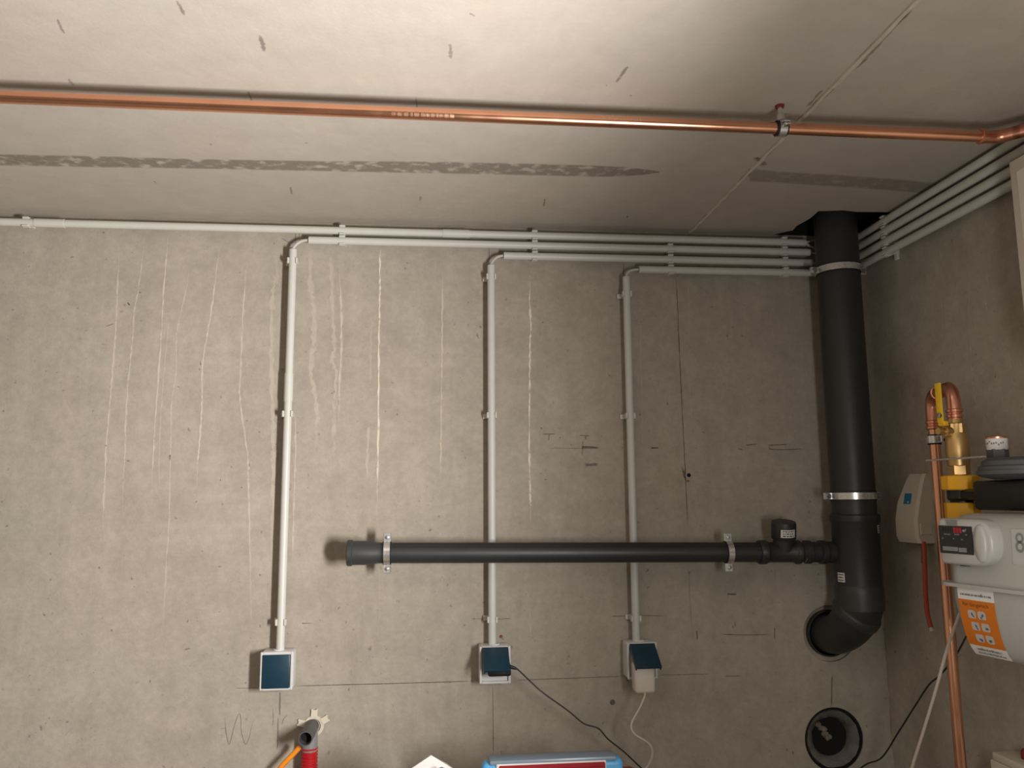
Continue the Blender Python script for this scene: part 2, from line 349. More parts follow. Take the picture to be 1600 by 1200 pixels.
DRIPS=[
 ([(-0.812,2.245),(-0.810,2.126),(-0.808,2.040),(-0.807,1.959),(-0.808,1.860),(-0.810,1.777),(-0.812,1.689),(-0.812,1.678),(-0.810,1.583),(-0.809,1.502),(-0.812,1.456)],0.0039,0.55),
 ([(-0.752,2.236),(-0.751,2.184),(-0.757,2.086),(-0.764,2.030),(-0.764,1.950),(-0.767,1.890),(-0.769,1.791),(-0.767,1.694),(-0.766,1.654),(-0.766,1.582),(-0.765,1.507)],0.0039,0.50),
 ([(-0.690,2.243),(-0.692,2.170),(-0.694,2.067),(-0.694,1.961),(-0.695,1.861),(-0.697,1.767),(-0.697,1.656),(-0.697,1.630),(-0.696,1.515)],0.0036,0.60),
 ([(-0.677,2.022),(-0.680,1.931),(-0.684,1.816),(-0.684,1.694),(-0.679,1.558)],0.0033,0.35),
 ([(-0.638,2.148),(-0.636,2.104),(-0.649,2.022),(-0.656,1.971),(-0.653,1.871),(-0.659,1.792),(-0.656,1.655),(-0.656,1.654),(-0.651,1.510),(-0.652,1.393),(-0.652,1.255),(-0.654,1.209)],0.0036,0.42),
 ([(-0.558,2.220),(-0.563,2.147),(-0.569,2.069),(-0.579,1.972),(-0.588,1.892),(-0.585,1.792),(-0.585,1.743),(-0.587,1.670),(-0.588,1.654),(-0.588,1.620),(-0.588,1.543)],0.0038,0.60),
 ([(-0.484,2.211),(-0.490,2.107),(-0.492,1.984),(-0.492,1.852),(-0.491,1.803),(-0.478,1.729),(-0.465,1.650),(-0.462,1.605),(-0.455,1.494),(-0.447,1.343),(-0.439,1.204)],0.0043,0.50),
 ([(-0.418,2.213),(-0.410,2.129),(-0.418,2.082),(-0.417,1.964),(-0.411,1.813),(-0.403,1.694),(-0.400,1.629),(-0.398,1.484),(-0.400,1.342)],0.0099,0.50),
 ([(-0.351,1.768),(-0.347,1.678),(-0.347,1.516),(-0.346,1.388)],0.0041,0.50),
 ([(-0.325,2.219),(-0.324,2.177),(-0.320,2.093),(-0.313,2.052),(-0.309,1.969),(-0.314,1.877),(-0.299,1.797),(-0.295,1.727),(-0.299,1.629)],0.0117,0.50),
 ([(-0.272,2.199),(-0.271,2.167),(-0.264,2.084),(-0.259,2.006),(-0.256,1.939),(-0.260,1.903),(-0.249,1.868),(-0.252,1.777),(-0.250,1.678),(-0.245,1.594)],0.0101,0.50),
 ([(-0.249,2.157),(-0.241,2.063),(-0.238,1.980),(-0.237,1.909),(-0.241,1.827),(-0.239,1.727)],0.0050,0.55),
 ([(-0.138,2.213),(-0.141,2.192),(-0.140,2.112),(-0.140,2.044),(-0.140,1.956),(-0.139,1.853),(-0.138,1.727),(-0.138,1.579),(-0.139,1.496)],0.0040,0.95),
 ([(-0.158,2.023),(-0.162,1.940),(-0.160,1.838)],0.0051,0.30),
 ([(-0.163,1.737),(-0.165,1.678),(-0.164,1.584)],0.0058,0.40),
 ([(0.026,2.185),(0.026,2.036),(0.026,1.932),(0.025,1.829),(0.024,1.677),(0.021,1.588)],0.0037,0.55),
 ([(0.266,2.180),(0.262,2.083),(0.264,2.003),(0.261,1.935),(0.259,1.831),(0.257,1.677),(0.258,1.577),(0.258,1.527),(0.259,1.467)],0.0044,0.85),
 ([(0.254,1.264),(0.255,1.197)],0.0033,0.40),
 ([(0.566,2.036),(0.564,1.912),(0.564,1.850),(0.560,1.592)],0.0038,0.30),
 ([(0.706,2.156),(0.704,2.047),(0.699,1.892),(0.702,1.694)],0.0039,0.30),
 ([(0.303,2.211),(0.382,2.195),(0.400,2.197)],0.0035,0.20),
 ([(-0.128,1.228),(-0.130,1.353),(-0.135,1.449)],0.0036,0.20),
 ([(-0.180,1.260),(-0.174,1.105)],0.0080,0.15),
 ([(-1.050,1.904),(-1.018,1.678)],0.0128,0.12),
 ([(-0.895,1.489),(-0.891,1.366),(-0.888,1.215)],0.0078,0.15),
 ([(-0.244,1.277),(-0.239,1.107)],0.0128,0.15),
]
RDRIPS=[
 ([(-0.359,2.145),(-0.357,2.092),(-0.362,2.032),(-0.348,1.989),(-0.346,1.925),(-0.345,1.867),(-0.351,1.823)],0.0024,0.40),
 ([(-0.451,2.098),(-0.450,2.059),(-0.457,2.032),(-0.441,1.961),(-0.437,1.879),(-0.433,1.792),(-0.438,1.750),(-0.442,1.696)],0.0026,0.40),
 ([(-0.508,2.056),(-0.512,2.003),(-0.499,1.963),(-0.508,1.929)],0.0022,0.35),
 ([(-0.307,2.092),(-0.300,2.036),(-0.298,1.982)],0.0024,0.35),
 ([(-0.325,2.078),(-0.314,2.015)],0.0023,0.25),
 ([(-0.550,1.866),(-0.556,1.821),(-0.557,1.776),(-0.567,1.721)],0.0023,0.30),
 ([(-0.460,1.773),(-0.467,1.732),(-0.480,1.703)],0.0022,0.30),
]
PENCIL=[
 ([(-0.497,1.036),(-0.494,1.010),(-0.490,0.984),(-0.483,0.961),(-0.477,0.980),(-0.472,1.004),(-0.462,1.031),(-0.457,1.016),(-0.456,0.994),(-0.451,0.975),(-0.443,0.960),(-0.435,0.978),(-0.429,1.008),(-0.416,1.028)],0.0020,0.40),
 ([(-0.382,1.040),(-0.380,1.014),(-0.382,0.999)],0.0019,0.40),
 ([(-0.359,1.002),(-0.355,1.016),(-0.346,1.025)],0.0019,0.45),
 ([(-0.366,1.081),(-0.365,1.021)],0.0050,0.35),
 ([(-0.369,1.021),(-0.368,0.980),(-0.368,0.943)],0.0019,0.70),
 ([(-0.504,0.998),(-0.490,0.998)],0.0019,0.20),
 ([(-0.331,1.092),(-0.114,1.091),(0.118,1.091)],0.0021,0.75),
 ([(0.207,1.090),(0.504,1.092)],0.0020,0.50),
 ([(0.585,1.092),(0.725,1.091)],0.0018,0.40),
 ([(-0.476,1.091),(-0.415,1.090)],0.0020,0.40),
 ([(0.158,1.080),(0.159,0.897)],0.0021,0.50),
 ([(-0.319,1.241),(-0.293,1.241)],0.0019,0.60),
 ([(0.102,1.243),(0.149,1.242)],0.0018,0.50),
 ([(0.170,1.241),(0.208,1.242)],0.0018,0.50),
 ([(0.466,1.242),(0.519,1.242)],0.0018,0.60),
 ([(0.544,1.242),(0.611,1.240)],0.0018,0.50),
 ([(0.293,1.714),(0.327,1.714)],0.0019,0.80),
 ([(0.310,1.714),(0.309,1.697)],0.0027,0.60),
 ([(0.288,1.732),(0.291,1.728)],0.0022,0.80),
 ([(0.338,1.706),(0.340,1.703)],0.0027,0.80),
 ([(0.390,1.711),(0.420,1.709)],0.0019,0.60),
 ([(0.408,1.708),(0.408,1.700)],0.0022,0.80),
 ([(0.396,1.679),(0.414,1.679),(0.445,1.677)],0.0077,0.50),
 ([(0.405,1.631),(0.421,1.633),(0.441,1.634)],0.0085,0.40),
 ([(0.401,1.697),(0.398,1.657)],0.0051,0.25),
 ([(0.585,1.677),(0.607,1.677)],0.0034,0.70),
 ([(0.826,1.674),(0.840,1.673)],0.0021,0.70),
 ([(0.848,1.684),(0.880,1.687)],0.0026,0.60),
 ([(0.910,1.684),(0.967,1.686)],0.0024,0.70),
 ([(0.915,1.682),(0.925,1.672),(1.018,1.674)],0.0023,0.60),
 ([(0.778,1.292),(0.805,1.291)],0.0051,0.50),
 ([(0.692,1.201),(0.693,1.177)],0.0027,0.80),
 ([(0.757,1.190),(0.815,1.187),(0.894,1.186)],0.0022,0.60),
 ([(0.796,1.221),(0.797,1.208)],0.0022,0.60),
 ([(0.904,1.206),(0.902,1.174)],0.0024,0.80),
 ([(0.762,1.084),(0.807,1.084)],0.0020,0.50),
 ([(0.308,1.677),(0.396,1.676),(0.427,1.675)],0.0020,0.30),
 ([(-0.364,2.253),(-0.363,2.214)],0.0015,0.60),
 ([(-0.354,2.253),(-0.353,2.222)],0.0015,0.60),
 ([(-0.400,2.235),(-0.383,2.224),(-0.363,2.223)],0.0015,0.50),
 ([(0.152,2.224),(0.152,2.177)],0.0016,0.70),
 ([(0.524,2.185),(0.523,2.149)],0.0016,0.70),
 ([(-0.781,2.052),(-0.776,2.045)],0.0036,0.80),
 ([(-0.831,1.989),(-0.812,1.996)],0.0026,0.50),
 ([(-0.594,1.900),(-0.591,1.890)],0.0021,0.70),
 ([(-0.597,1.185),(-0.584,1.188)],0.0028,0.50),
 ([(-0.531,1.599),(-0.529,1.595)],0.0024,0.60),
 ([(-0.480,1.578),(-0.475,1.578)],0.0019,0.60),
 ([(1.054,1.079),(1.047,0.998)],0.0050,0.35),
]
CRACKS=[
 ([(0.671,2.159),(0.673,2.065),(0.673,1.966),(0.675,1.781),(0.677,1.636),(0.678,1.534),(0.679,1.453)],0.0019,0.85),
 ([(0.676,1.373),(0.678,1.242),(0.682,1.177)],0.0017,0.25),
]
RUST=[
 ([(1.206,1.206),(1.209,1.148),(1.210,1.017),(1.208,0.857)],0.0068,0.50),
 ([(1.207,1.837),(1.192,1.712)],0.0178,0.20),
]
CMARKS=[
 ([(-0.379,-0.968),(-0.378,-0.951),(-0.378,-0.930)],0.0067,0.45),
 ([(-0.573,-0.905),(-0.578,-0.883),(-0.580,-0.863)],0.0060,0.40),
 ([(-0.276,-0.887),(-0.276,-0.863),(-0.278,-0.838)],0.0083,0.50),
 ([(-0.635,-0.722),(-0.637,-0.697)],0.0079,0.30),
 ([(-0.334,-0.704),(-0.335,-0.683),(-0.335,-0.657)],0.0047,0.35),
 ([(-0.336,-0.250),(-0.340,-0.202)],0.0061,0.45),
 ([(0.025,-0.889),(0.027,-0.869),(0.027,-0.843)],0.0074,0.35),
 ([(0.330,-0.848),(0.326,-0.820),(0.322,-0.791)],0.0067,0.50),
 ([(0.053,-0.975),(0.062,-0.967)],0.0039,0.35),
 ([(0.274,-0.228),(0.279,-0.171)],0.0048,0.45),
 ([(-0.031,-0.218),(-0.032,-0.184)],0.0079,0.30),
 ([(0.306,-0.784),(0.309,-0.777)],0.0034,0.40),
 ([(0.358,-0.751),(0.362,-0.744)],0.0047,0.35),
 ([(-0.033,-0.704),(-0.032,-0.667)],0.0048,0.30),
 ([(0.508,-0.124),(0.510,-0.107)],0.0067,0.40),
 ([(-0.264,-0.498),(-0.260,-0.493)],0.0066,0.30),
 ([(-0.642,-0.264),(-0.642,-0.247)],0.0045,0.30),
 ([(-0.461,-0.476),(-0.459,-0.468)],0.0066,0.30),
 ([(0.699,-0.508),(0.739,-0.466)],0.0127,0.40),
 ([(0.722,-1.043),(0.721,-0.992),(0.725,-0.904),(0.722,-0.863)],0.0073,0.50),
 ([(0.702,-0.799),(0.704,-0.736)],0.0071,0.40),
 ([(0.696,-0.507),(0.734,-0.459)],0.0127,0.35),
]
STRIP= [[(-0.915, -0.388), (-0.718, -0.395), (-0.519, -0.398), (-0.315, -0.406), (-0.108, -0.42), (0.032, -0.428), (0.243, -0.435), (0.401, -0.435), (0.477, -0.424), (0.51, -0.412)], [(-0.948, -0.322), (-0.744, -0.329), (-0.536, -0.339), (-0.325, -0.346), (-0.111, -0.353), (0.033, -0.358), (0.253, -0.365), (0.386, -0.369), (0.472, -0.387), (0.511, -0.408)]]
STRIP2= [[(0.702, -0.45), (0.816, -0.438), (0.957, -0.431), (1.14, -0.412), (1.282, -0.393)], [(0.74, -0.371), (0.849, -0.365), (0.999, -0.353), (1.189, -0.336), (1.335, -0.318)]]


# ------------------------------------------------------------------ room shell
HOLES = [((1.055, 1.185), 0.073), ((1.050, 0.918), 0.080)]
bm = bmesh.new(); edges = []
def loop(pts):
    vs = [bm.verts.new(p) for p in pts]
    for i in range(len(vs)): edges.append(bm.edges.new((vs[i], vs[(i + 1) % len(vs)])))
loop([(XL - 0.2, 0, -0.1), (WX + 0.2, 0, -0.1), (WX + 0.2, 0, 2.6), (XL - 0.2, 0, 2.6)])
for (cx, cz), r in HOLES: loop([(cx + r * math.cos(2 * PI * k / 40), 0, cz + r * math.sin(2 * PI * k / 40)) for k in range(40)])
bmesh.ops.triangle_fill(bm, use_beauty=True, use_dissolve=False, edges=edges)
ex = bmesh.ops.extrude_face_region(bm, geom=list(bm.faces))
for g in ex['geom']:
    if isinstance(g, bmesh.types.BMVert): g.co.y += 0.24
bmesh.ops.recalc_face_normals(bm, faces=bm.faces)
me = bpy.data.meshes.new('wall_back'); bm.to_mesh(me); bm.free(); me.materials.append(MATS['wall_concrete'])
wall_back = link('wall_back', me, None, (0, 0, 0)); wall_back['kind'] = 'structure'
wall_right = struct('wall_right', MB().box((WX + 0.1, YR / 2, 1.2), (0.2, -YR, 2.8)), 'wall_concrete')
struct('wall_left', MB().box((XL - 0.1, YR / 2, 1.2), (0.2, -YR, 2.8)), 'wall_concrete')
struct('wall_front', MB().box(((XL + WX) / 2, YR - 0.1, 1.2), (WX - XL + 0.4, 0.2, 2.8)), 'wall_concrete')
struct('floor', MB().box(((XL + WX) / 2, YR / 2, -0.1), (WX - XL + 0.4, -YR + 0.2, 0.2)), 'floor_concrete')

ceiling = bpy.data.objects.new('ceiling', None); COL.objects.link(ceiling); ceiling.location = (0, 0, HZ); BASE['ceiling'] = Vector((0, 0, HZ)); ceiling['kind'] = 'structure'
SX = 0.716                         # joint between the two precast slabs
slab = MB().prism([(XL - 0.1, YR - 0.1), (SX - 0.006, YR - 0.1), (SX - 0.006, 0.0), (XL - 0.1, 0.0)], (0, 0, HZ), (1, 0, 0), (0, 1, 0), (0, 0, 0.22))
part('slab', slab, 'ceiling_concrete', ceiling, smooth=0)
edge = [(SX + 0.006, YR - 0.1), (WX + 0.1, YR - 0.1), (WX + 0.1, -0.205), (1.16, -0.203), (1.10, -0.199), (1.055, -0.207), (1.02, -0.200), (0.995, -0.196), (0.999, -0.14), (0.990, -0.08), (0.996, -0.045), (0.972, -0.02), (0.955, 0.0), (SX + 0.006, 0.0)]
part('slab', MB().prism(edge, (0, 0, HZ), (1, 0, 0), (0, 1, 0), (0, 0, 0.22)), 'ceiling_concrete', ceiling, smooth=0)
part('shaft_shade_panels', MB().box((1.08, -0.003, HZ + 0.112), (0.256, 0.006, 0.222)).box((WX - 0.003, -0.102, HZ + 0.112), (0.006, 0.19, 0.222)), 'void_black', ceiling)  # thin black panels over the lit concrete, painting the opening's deep shade
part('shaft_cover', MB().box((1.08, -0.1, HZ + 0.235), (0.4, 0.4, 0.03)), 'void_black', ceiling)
jp = []
for i in range(120):
    y = YR + (0 - YR) * i / 119
    jp.append(V(SX + random.uniform(-0.0012, 0.0012), y, HZ + 0.0012 + random.uniform(-0.0010, 0.0008)))
part('joint_mortar', MB().tube(jp, [0.0055 + random.uniform(-0.0010, 0.0012) for _ in jp], 8), 'joint_mortar', ceiling)
for pts, w, s in CMARKS: ribbon('stain', pts, w * 0.55, s, 'damp_stain', 'z', ceiling)
def strip(name, top, bot, mname, strength):
    me = bpy.data.meshes.new(name); T = spline([(a, b, 0) for a, b in top], 6); B = spline([(a, b, 0) for a, b in bot], 6); vs = []; fs = []; mk = []; n = len(T)
    for i in range(n):
        for k, m in ((0.0, 0), (0.14, 1), (0.5, 1), (0.86, 1), (1.0, 0)):
            p = T[i].lerp(B[i], k); vs.append((p.x, p.y, -0.0006)); mk.append(m * strength)
    for i in range(n - 1):
        for k in range(4): fs.append((5 * i + k, 5 * i + k + 1, 5 * i + k + 6, 5 * i + k + 5))
    me.from_pydata(vs, [], fs); me.update(); at = me.attributes.new('mask', 'FLOAT', 'POINT'); at.data.foreach_set('value', mk)
    me.materials.append(MATS[mname]); return link(name, me, ceiling)
STRIP[0].insert(0, (-1.6, -0.36)); STRIP[1].insert(0, (-1.6, -0.30))
strip('stain_strip', STRIP[0], STRIP[1], 'patchy_stain', 0.62)
STRIP2[0][-1] = (1.20, -0.402); STRIP2[1][-1] = (1.2, -0.332); STRIP2[1][-2] = (1.14, -0.340)
strip('stain_strip', STRIP2[0], STRIP2[1], 'damp_stain', 0.3)
for pts, w, s in DRIPS: ribbon('drip_run', pts, w * 0.8, min(1, s * (1.25 if w < 0.006 else 1.0)), 'laitance', 'y', wall_back, jit=0.28)
for pts, w, s in RDRIPS: ribbon('drip_run', pts, w * 0.8, min(1, s * 1.15), 'laitance', 'x', wall_right)
for pts, w, s in PENCIL: ribbon('pencil_mark', pts, w * 0.62, s, 'pencil', 'y', wall_back, off=0.0009, jit=0.08)
for pts, w, s in CRACKS: ribbon('crack', pts, w * 0.62, s, 'pencil', 'y', wall_back, off=0.0009)
for pts, w, s in RUST: ribbon('rust_run', pts, w * 0.62, s, 'rust', 'y', wall_back, off=0.0007)
# countless small blow-holes and specks of the cast concrete
def specks(parent, plane, a0, a1, b0, b1, n, seed):
    rnd = random.Random(seed); vs = []; fs = []; mk = []; loc = BASE[parent.name]
    for _ in range(n):
        ca, cb = rnd.uniform(a0, a1), rnd.uniform(b0, b1)
        if plane == 'y' and any(math.hypot(ca - h[0][0], cb - h[0][1]) < h[1] + 0.01 for h in HOLES): continue
        r = 0.0011 + 0.0028 * rnd.random() ** 3; el = rnd.uniform(0.6, 2.2); ro = rnd.uniform(0, PI); st = rnd.uniform(0.15, 0.55); b = len(vs); k = 9
        def put(x, y):
            p = V(x, -0.0005, y) if plane == 'y' else V(WX - 0.0005, x, y); vs.append(p - loc)
        put(ca, cb); mk.append(st)
        for i in range(k):
            an = 2 * PI * i / k; q = r * rnd.uniform(0.7, 1.3); x, y = q * el * math.cos(an), q * math.sin(an)
            put(ca + x * math.cos(ro) - y * math.sin(ro), cb + x * math.sin(ro) + y * math.cos(ro)); mk.append(0.0)
            fs.append((b, b + 1 + i, b + 1 + (i + 1) % k))
    me = bpy.data.meshes.new('blow_holes'); me.from_pydata(vs, [], fs); me.update()
    at = me.attributes.new('mask', 'FLOAT', 'POINT'); at.data.foreach_set('value', mk); me.materials.append(MATS['pit'])
    o = link('blow_holes', me, parent); o['kind'] = 'stuff'
specks(wall_back, 'y', -1.6, 1.20, 0.75, 2.24, 1500, 3)
specks(wall_right, 'x', -1.4, -0.02, 0.75, 2.15, 450, 4)
# spalled tie hole with rusty rim, small drill hole
part('tie_hole', MB().lathe([(0.0001, -0.002), (0.0045, -0.002), (0.0055, -0.0004)], (0.687, 0, 1.604), (0, 1, 0), 14), 'void_black', wall_back)
ribbon('rust_run', [(0.676, 1.618), (0.674, 1.603), (0.680, 1.590), (0.690, 1.588)], 0.004, 0.8, 'rust', 'y', wall_back, off=0.0012)
ribbon('rust_run', [(0.668, 1.628), (0.672, 1.61), (0.678, 1.594)], 0.003, 0.5, 'rust', 'y', wall_back, off=0.0012)
part('drill_hole', MB().lathe([(0.0001, -0.003), (0.004, -0.003), (0.0065, -0.0008)], (0.464, 0, 1.029), (0, 1, 0), 14), 'dark_mortar', wall_back)
part('wall_plug', MB().lathe([(0.0001, -0.004), (0.0036, -0.004), (0.004, -0.0005)], (0.180, 0, 1.198), (0, 1, 0), 10), 'red_knob', wall_back)

# wall sleeves
t = thing('pipe_sleeve', 'dark drain sleeve with mortar collar in the wall around the elbow end', 'pipe sleeve', (1.055, 0, 1.185))
part('mortar_collar', MB().lathe([(0.0725, 0.02), (0.0725, 0.008), (0.0605, 0.012), (0.0605, 0.02)], (1.055, 0, 1.185), (0, 1, 0), 40, close=True), 'mortar', t)
part('sleeve', MB().lathe([(0.060, 0.20), (0.060, -0.001), (0.0565, -0.001), (0.0565, 0.19), (0.0001, 0.19), (0.0001, 0.2)], (1.055, 0, 1.185), (0, 1, 0), 40), 'dark_pp', t)
t = thing('pipe_sleeve', 'open round wall sleeve lined with grey mortar near the bottom right corner', 'pipe sleeve', (1.050, 0, 0.918))
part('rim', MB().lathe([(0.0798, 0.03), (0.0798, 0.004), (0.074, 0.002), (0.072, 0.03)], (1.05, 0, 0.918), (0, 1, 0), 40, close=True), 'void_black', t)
mb = MB(); a0, e1, e2 = frame((0, 1, 0)); rings = []
for r, h in ((0.0735, 0.010), (0.071, 0.002), (0.066, 0.003), (0.058, 0.010), (0.053, 0.016), (0.050, 0.026), (0.049, 0.032)):
    rings.append([V(1.05, 0, 0.918) + V(0, 1, 0) * (h + random.uniform(0, 0.003)) + (e1 * math.cos(2 * PI * k / 40) + e2 * math.sin(2 * PI * k / 40)) * (r + random.uniform(-0.0015, 0.001)) for k in range(40)])
part('mortar_lining', mb.loft(rings, False, False), 'dark_mortar', t)
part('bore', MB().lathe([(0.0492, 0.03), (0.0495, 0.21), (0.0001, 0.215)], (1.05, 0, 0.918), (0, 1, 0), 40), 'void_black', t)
mb = MB()
for i in range(14):
    c = V(1.018 + 0.0022 * i + random.gauss(0, 0.003), 0.022 + random.uniform(0, 0.012), 0.951 - 0.0026 * i + random.gauss(0, 0.003)); s = random.uniform(0.005, 0.009)
    mb.lathe([(0.0005, -s), (s * 0.8, -s * 0.5), (s, 0), (s * 0.7, s * 0.6), (0.0005, s)], c, (random.uniform(-1, 1), random.uniform(-1, 1), 1), 7)
part('debris', mb, 'debris_mortar', t)

# ------------------------------------------------------------------ conduits
CR, CO = 0.0100, 0.030             # conduit radius, axis distance from the wall
def clip_mesh(axis, out):
    a = Vector(axis); n = Vector(out); s = n.cross(a); mb = MB(); R = Matrix((s, a, n)).transposed()
    mb.box(n * (-CO + (CO - CR) / 2), (0.013, 0.015, CO - CR + 0.001), R, 0.0012, 1)
    mb.arc((0, 0, 0), a, -n, 0.0101, 0.0134, math.radians(-128), math.radians(128), 0.015, 18)
    for q in (-1, 1):
        d = -n * math.cos(math.radians(128)) + s * q * math.sin(math.radians(128))
        mb.box(d * 0.0135, (0.004, 0.015, 0.0045), R, 0.0008, 1)
    mb.box(s * 0.013 - n * (CO - 0.004), (0.016, 0.013, 0.008), R, 0.0012, 1)
    me = mesh_from('clip', mb, Vector((0, 0, 0)), 'clip_plastic'); return me
CLIP_H = clip_mesh((1, 0, 0), (0, -1, 0)); CLIP_V = clip_mesh((0, 0, 1), (0, -1, 0)); CLIP_R = clip_mesh((0, 1, 0), (-1, 0, 0))
def conduit(label, p0, p1, clips, mesh, couplers=(), cables=(), group=None):
    p0, p1 = Vector(p0), Vector(p1); t = thing('conduit', label, 'conduit', p0, group); d = (p1 - p0).normalized()
    part('tube', MB().hollow(p0, p1, CR, CR - 0.0015, 24), 'grey_plastic', t)
    for c in clips: place('clip', mesh, t, c)
    for c in couplers:
        c = Vector(c); part('coupler', MB().hollow(c - d * 0.036, c + d * 0.036, CR + 0.0013, CR - 0.0002, 24), 'grey_plastic', t)
    for cb in cables: part('cable', MB().tube(spline(cb, 6), 0.0037, 10), 'cable_grey', t)
    return t
Y = -CO
conduit('long grey conduit run along the top of the back wall under the ceiling', (-2.0, Y, 2.249), (1.037, Y, 2.249), [(x, Y, 2.249) for x in (-1.028, -0.238, 0.273, 0.974)], CLIP_H, [(0.062, Y, 2.249), (-0.972, Y, 2.249)],
        [[(0.99, Y, 2.249), (1.035, Y, 2.249), (1.06, Y + 0.005, 2.258), (1.09, -0.02, 2.27)], [(0.99, Y, 2.246), (1.035, Y, 2.246), (1.06, Y + 0.005, 2.238), (1.10, -0.02, 2.235)]])
conduit('second horizontal grey conduit from the top, turning down at the far left drop', (-0.324, Y, 2.221), (1.048, Y, 2.221), [(x, Y, 2.221) for x in (-0.238, 0.273, 0.647, 0.974)], CLIP_H, (), [[(1.0, Y, 2.221), (1.05, Y, 2.221), (1.11, -0.02, 2.216)]])
conduit('third horizontal grey conduit from the top, starting above the middle drop', (0.189, Y, 2.191), (1.052, Y, 2.191), [(x, Y, 2.191) for x in (0.273, 0.647, 0.974)], CLIP_H, (), [[(1.0, Y, 2.191), (1.05, Y, 2.191), (1.11, -0.02, 2.186)]])
conduit('lowest and shortest horizontal grey conduit under the ceiling', (0.558, Y, 2.161), (1.060, Y, 2.162), [(x, Y, 2.1615) for x in (0.647, 0.974)], CLIP_H, (), [[(1.02, Y, 2.162), (1.06, Y, 2.162), (1.12, -0.02, 2.162)]])
conduit('vertical grey conduit drop to the closed blue socket', (-0.364, Y, 2.194), (-0.364, Y, 1.184), [(-0.364, Y, z) for z in (2.163, 1.762, 1.250)], CLIP_V, [(-0.364, Y, 1.83)], [[(-0.364, Y, 2.17), (-0.364, Y, 2.196), (-0.352, Y, 2.212), (-0.334, Y, 2.220), (-0.30, Y, 2.221)]])
conduit('vertical grey conduit drop to the socket with the black adapter', (0.155, Y, 2.163), (0.155, Y, 1.184), [(0.155, Y, z) for z in (2.131, 1.760, 1.245)], CLIP_V, (), [[(0.155, Y, 2.14), (0.155, Y, 2.165), (0.166, Y, 2.182), (0.182, Y, 2.190), (0.21, Y, 2.191)]])
conduit('vertical grey conduit drop to the socket with the white plug', (0.523, Y, 2.139), (0.523, Y, 1.184), [(0.523, Y, z) for z in (2.091, 1.760, 1.240)], CLIP_V, (), [[(0.523, Y, 2.11), (0.523, Y, 2.14), (0.531, Y, 2.154), (0.550, Y, 2.160), (0.58, Y, 2.161)]])
XR = WX - CO
for nm, z, y1, y0 in (('topmost', 2.2595, -1.9, -0.045), ('second from the top', 2.2318, -1.9, -0.030), ('third from the top', 2.2038, -1.9, -0.035), ('lowest', 2.1755, -0.735, -0.045)):
    conduit(nm + ' of the four grey conduits running along the right wall', (XR, y0, z), (XR, y1, z), [(XR, y, z) for y in (-0.19,)], CLIP_R)

# ------------------------------------------------------------------ sockets
def socket(cx, label, zt=1.184, angle=0.0):
    w, h, d = 0.077, 0.089, 0.052; zc = zt - h / 2
    t = thing('socket_box', label, 'socket', (cx, 0, zt - h), 'splash-proof sockets on the back wall')
    part('housing', MB().box((cx, -d / 2 + 0.002, zc), (w, d - 0.004, h), None, 0.006, 3), 'socket_white', t)
    part('entry_collar', MB().lathe([(0.0135, -0.002), (0.0135, 0.006), (0.0125, 0.007)], (cx, -CO, zt - 0.004), (0, 0, 1), 18), 'socket_white', t)
    fr = MB(); fw_ = 0.006
    for sx in (-1, 1): fr.box((cx + sx * (w / 2 - fw_ / 2), -d - 0.001, zc), (fw_, 0.006, h), None, 0.0015, 1)
    fr.box((cx, -d - 0.001, zt - 0.003), (w - 2 * fw_, 0.006, 0.006), None, 0.001, 1); fr.box((cx, -d - 0.001, zt - h + 0.003), (w - 2 * fw_, 0.006, 0.006), None, 0.001, 1)
    part('frame', fr, 'socket_white', t)
    # socket insert with round well
    part('insert', MB().lathe([(0.0225, 0.0), (0.0225, 0.0015), (0.0205, 0.0015), (0.0200, -0.018), (0.0001, -0.018)], (cx, -d + 0.0005, zc), (0, -1, 0), 30), 'socket_white', t)
    # hinged lid
    lw, lh, lt = w - 2 * fw_ - 0.001, h - 0.011, 0.006
    R = Matrix.Rotation(-angle, 3, 'X'); hinge = V(cx, -d - 0.003, zt - 0.006)
    lid = MB()
    lid.box(hinge + R @ V(0, -lt / 2, -lh / 2), (lw, lt, lh), R, 0.0018, 2)
    for sx in (-1, 1): lid.box(hinge + R @ V(sx * (lw / 2 - 0.0015), 0.003, -lh / 2), (0.003, 0.010, lh - 0.006), R, 0.0008, 1)
    L = part('lid', lid, 'socket_blue', t, 'dark blue hinged lid')
    part('hinge_pin', MB().tube([hinge + V(-lw / 2, 0.001, 0), hinge + V(lw / 2, 0.001, 0)], 0.0022, 8), 'socket_white', t)
    return t, zc
socket(-0.367, 'splash-proof wall socket with its dark blue lid closed, leftmost of three')
socket(0.160, 'splash-proof wall socket whose blue lid rests on a black adapter', angle=math.radians(57))
socket(0.531, 'splash-proof wall socket with blue lid lifted over a white plug', angle=math.radians(54))

cord = [(0.197, -0.080, 1.139), (0.212, -0.085, 1.134), (0.267, -0.1, 1.085), (0.332, -0.1, 1.038), (0.370, -0.1, 1.007), (0.406, -0.1, 0.994), (0.429, -0.1, 0.969), (0.468, -0.1, 0.938), (0.509, -0.1, 0.900), (0.60, -0.09, 0.82), (0.75, -0.07, 0.76), (0.92, -0.06, 0.775), (1.04, -0.05, 0.83),
        (1.09, -0.075, 0.877), (1.095, -0.146, 0.916), (1.095, -0.225, 0.995), (1.095, -0.298, 1.07), (1.095, -0.361, 1.133), (1.095, -0.403, 1.162), (1.115, -0.435, 1.21), (1.15, -0.47, 1.30), (1.17, -0.52, 1.36)]
t = thing('power_adapter', 'black plug-in power adapter with thin dark cord in the middle socket', 'adapter', (0.168, -0.05, 1.124))
part('body', MB().box((0.1675, -0.0755, 1.1345), (0.056, 0.043, 0.029), None, 0.005, 3), 'black_plastic', t)
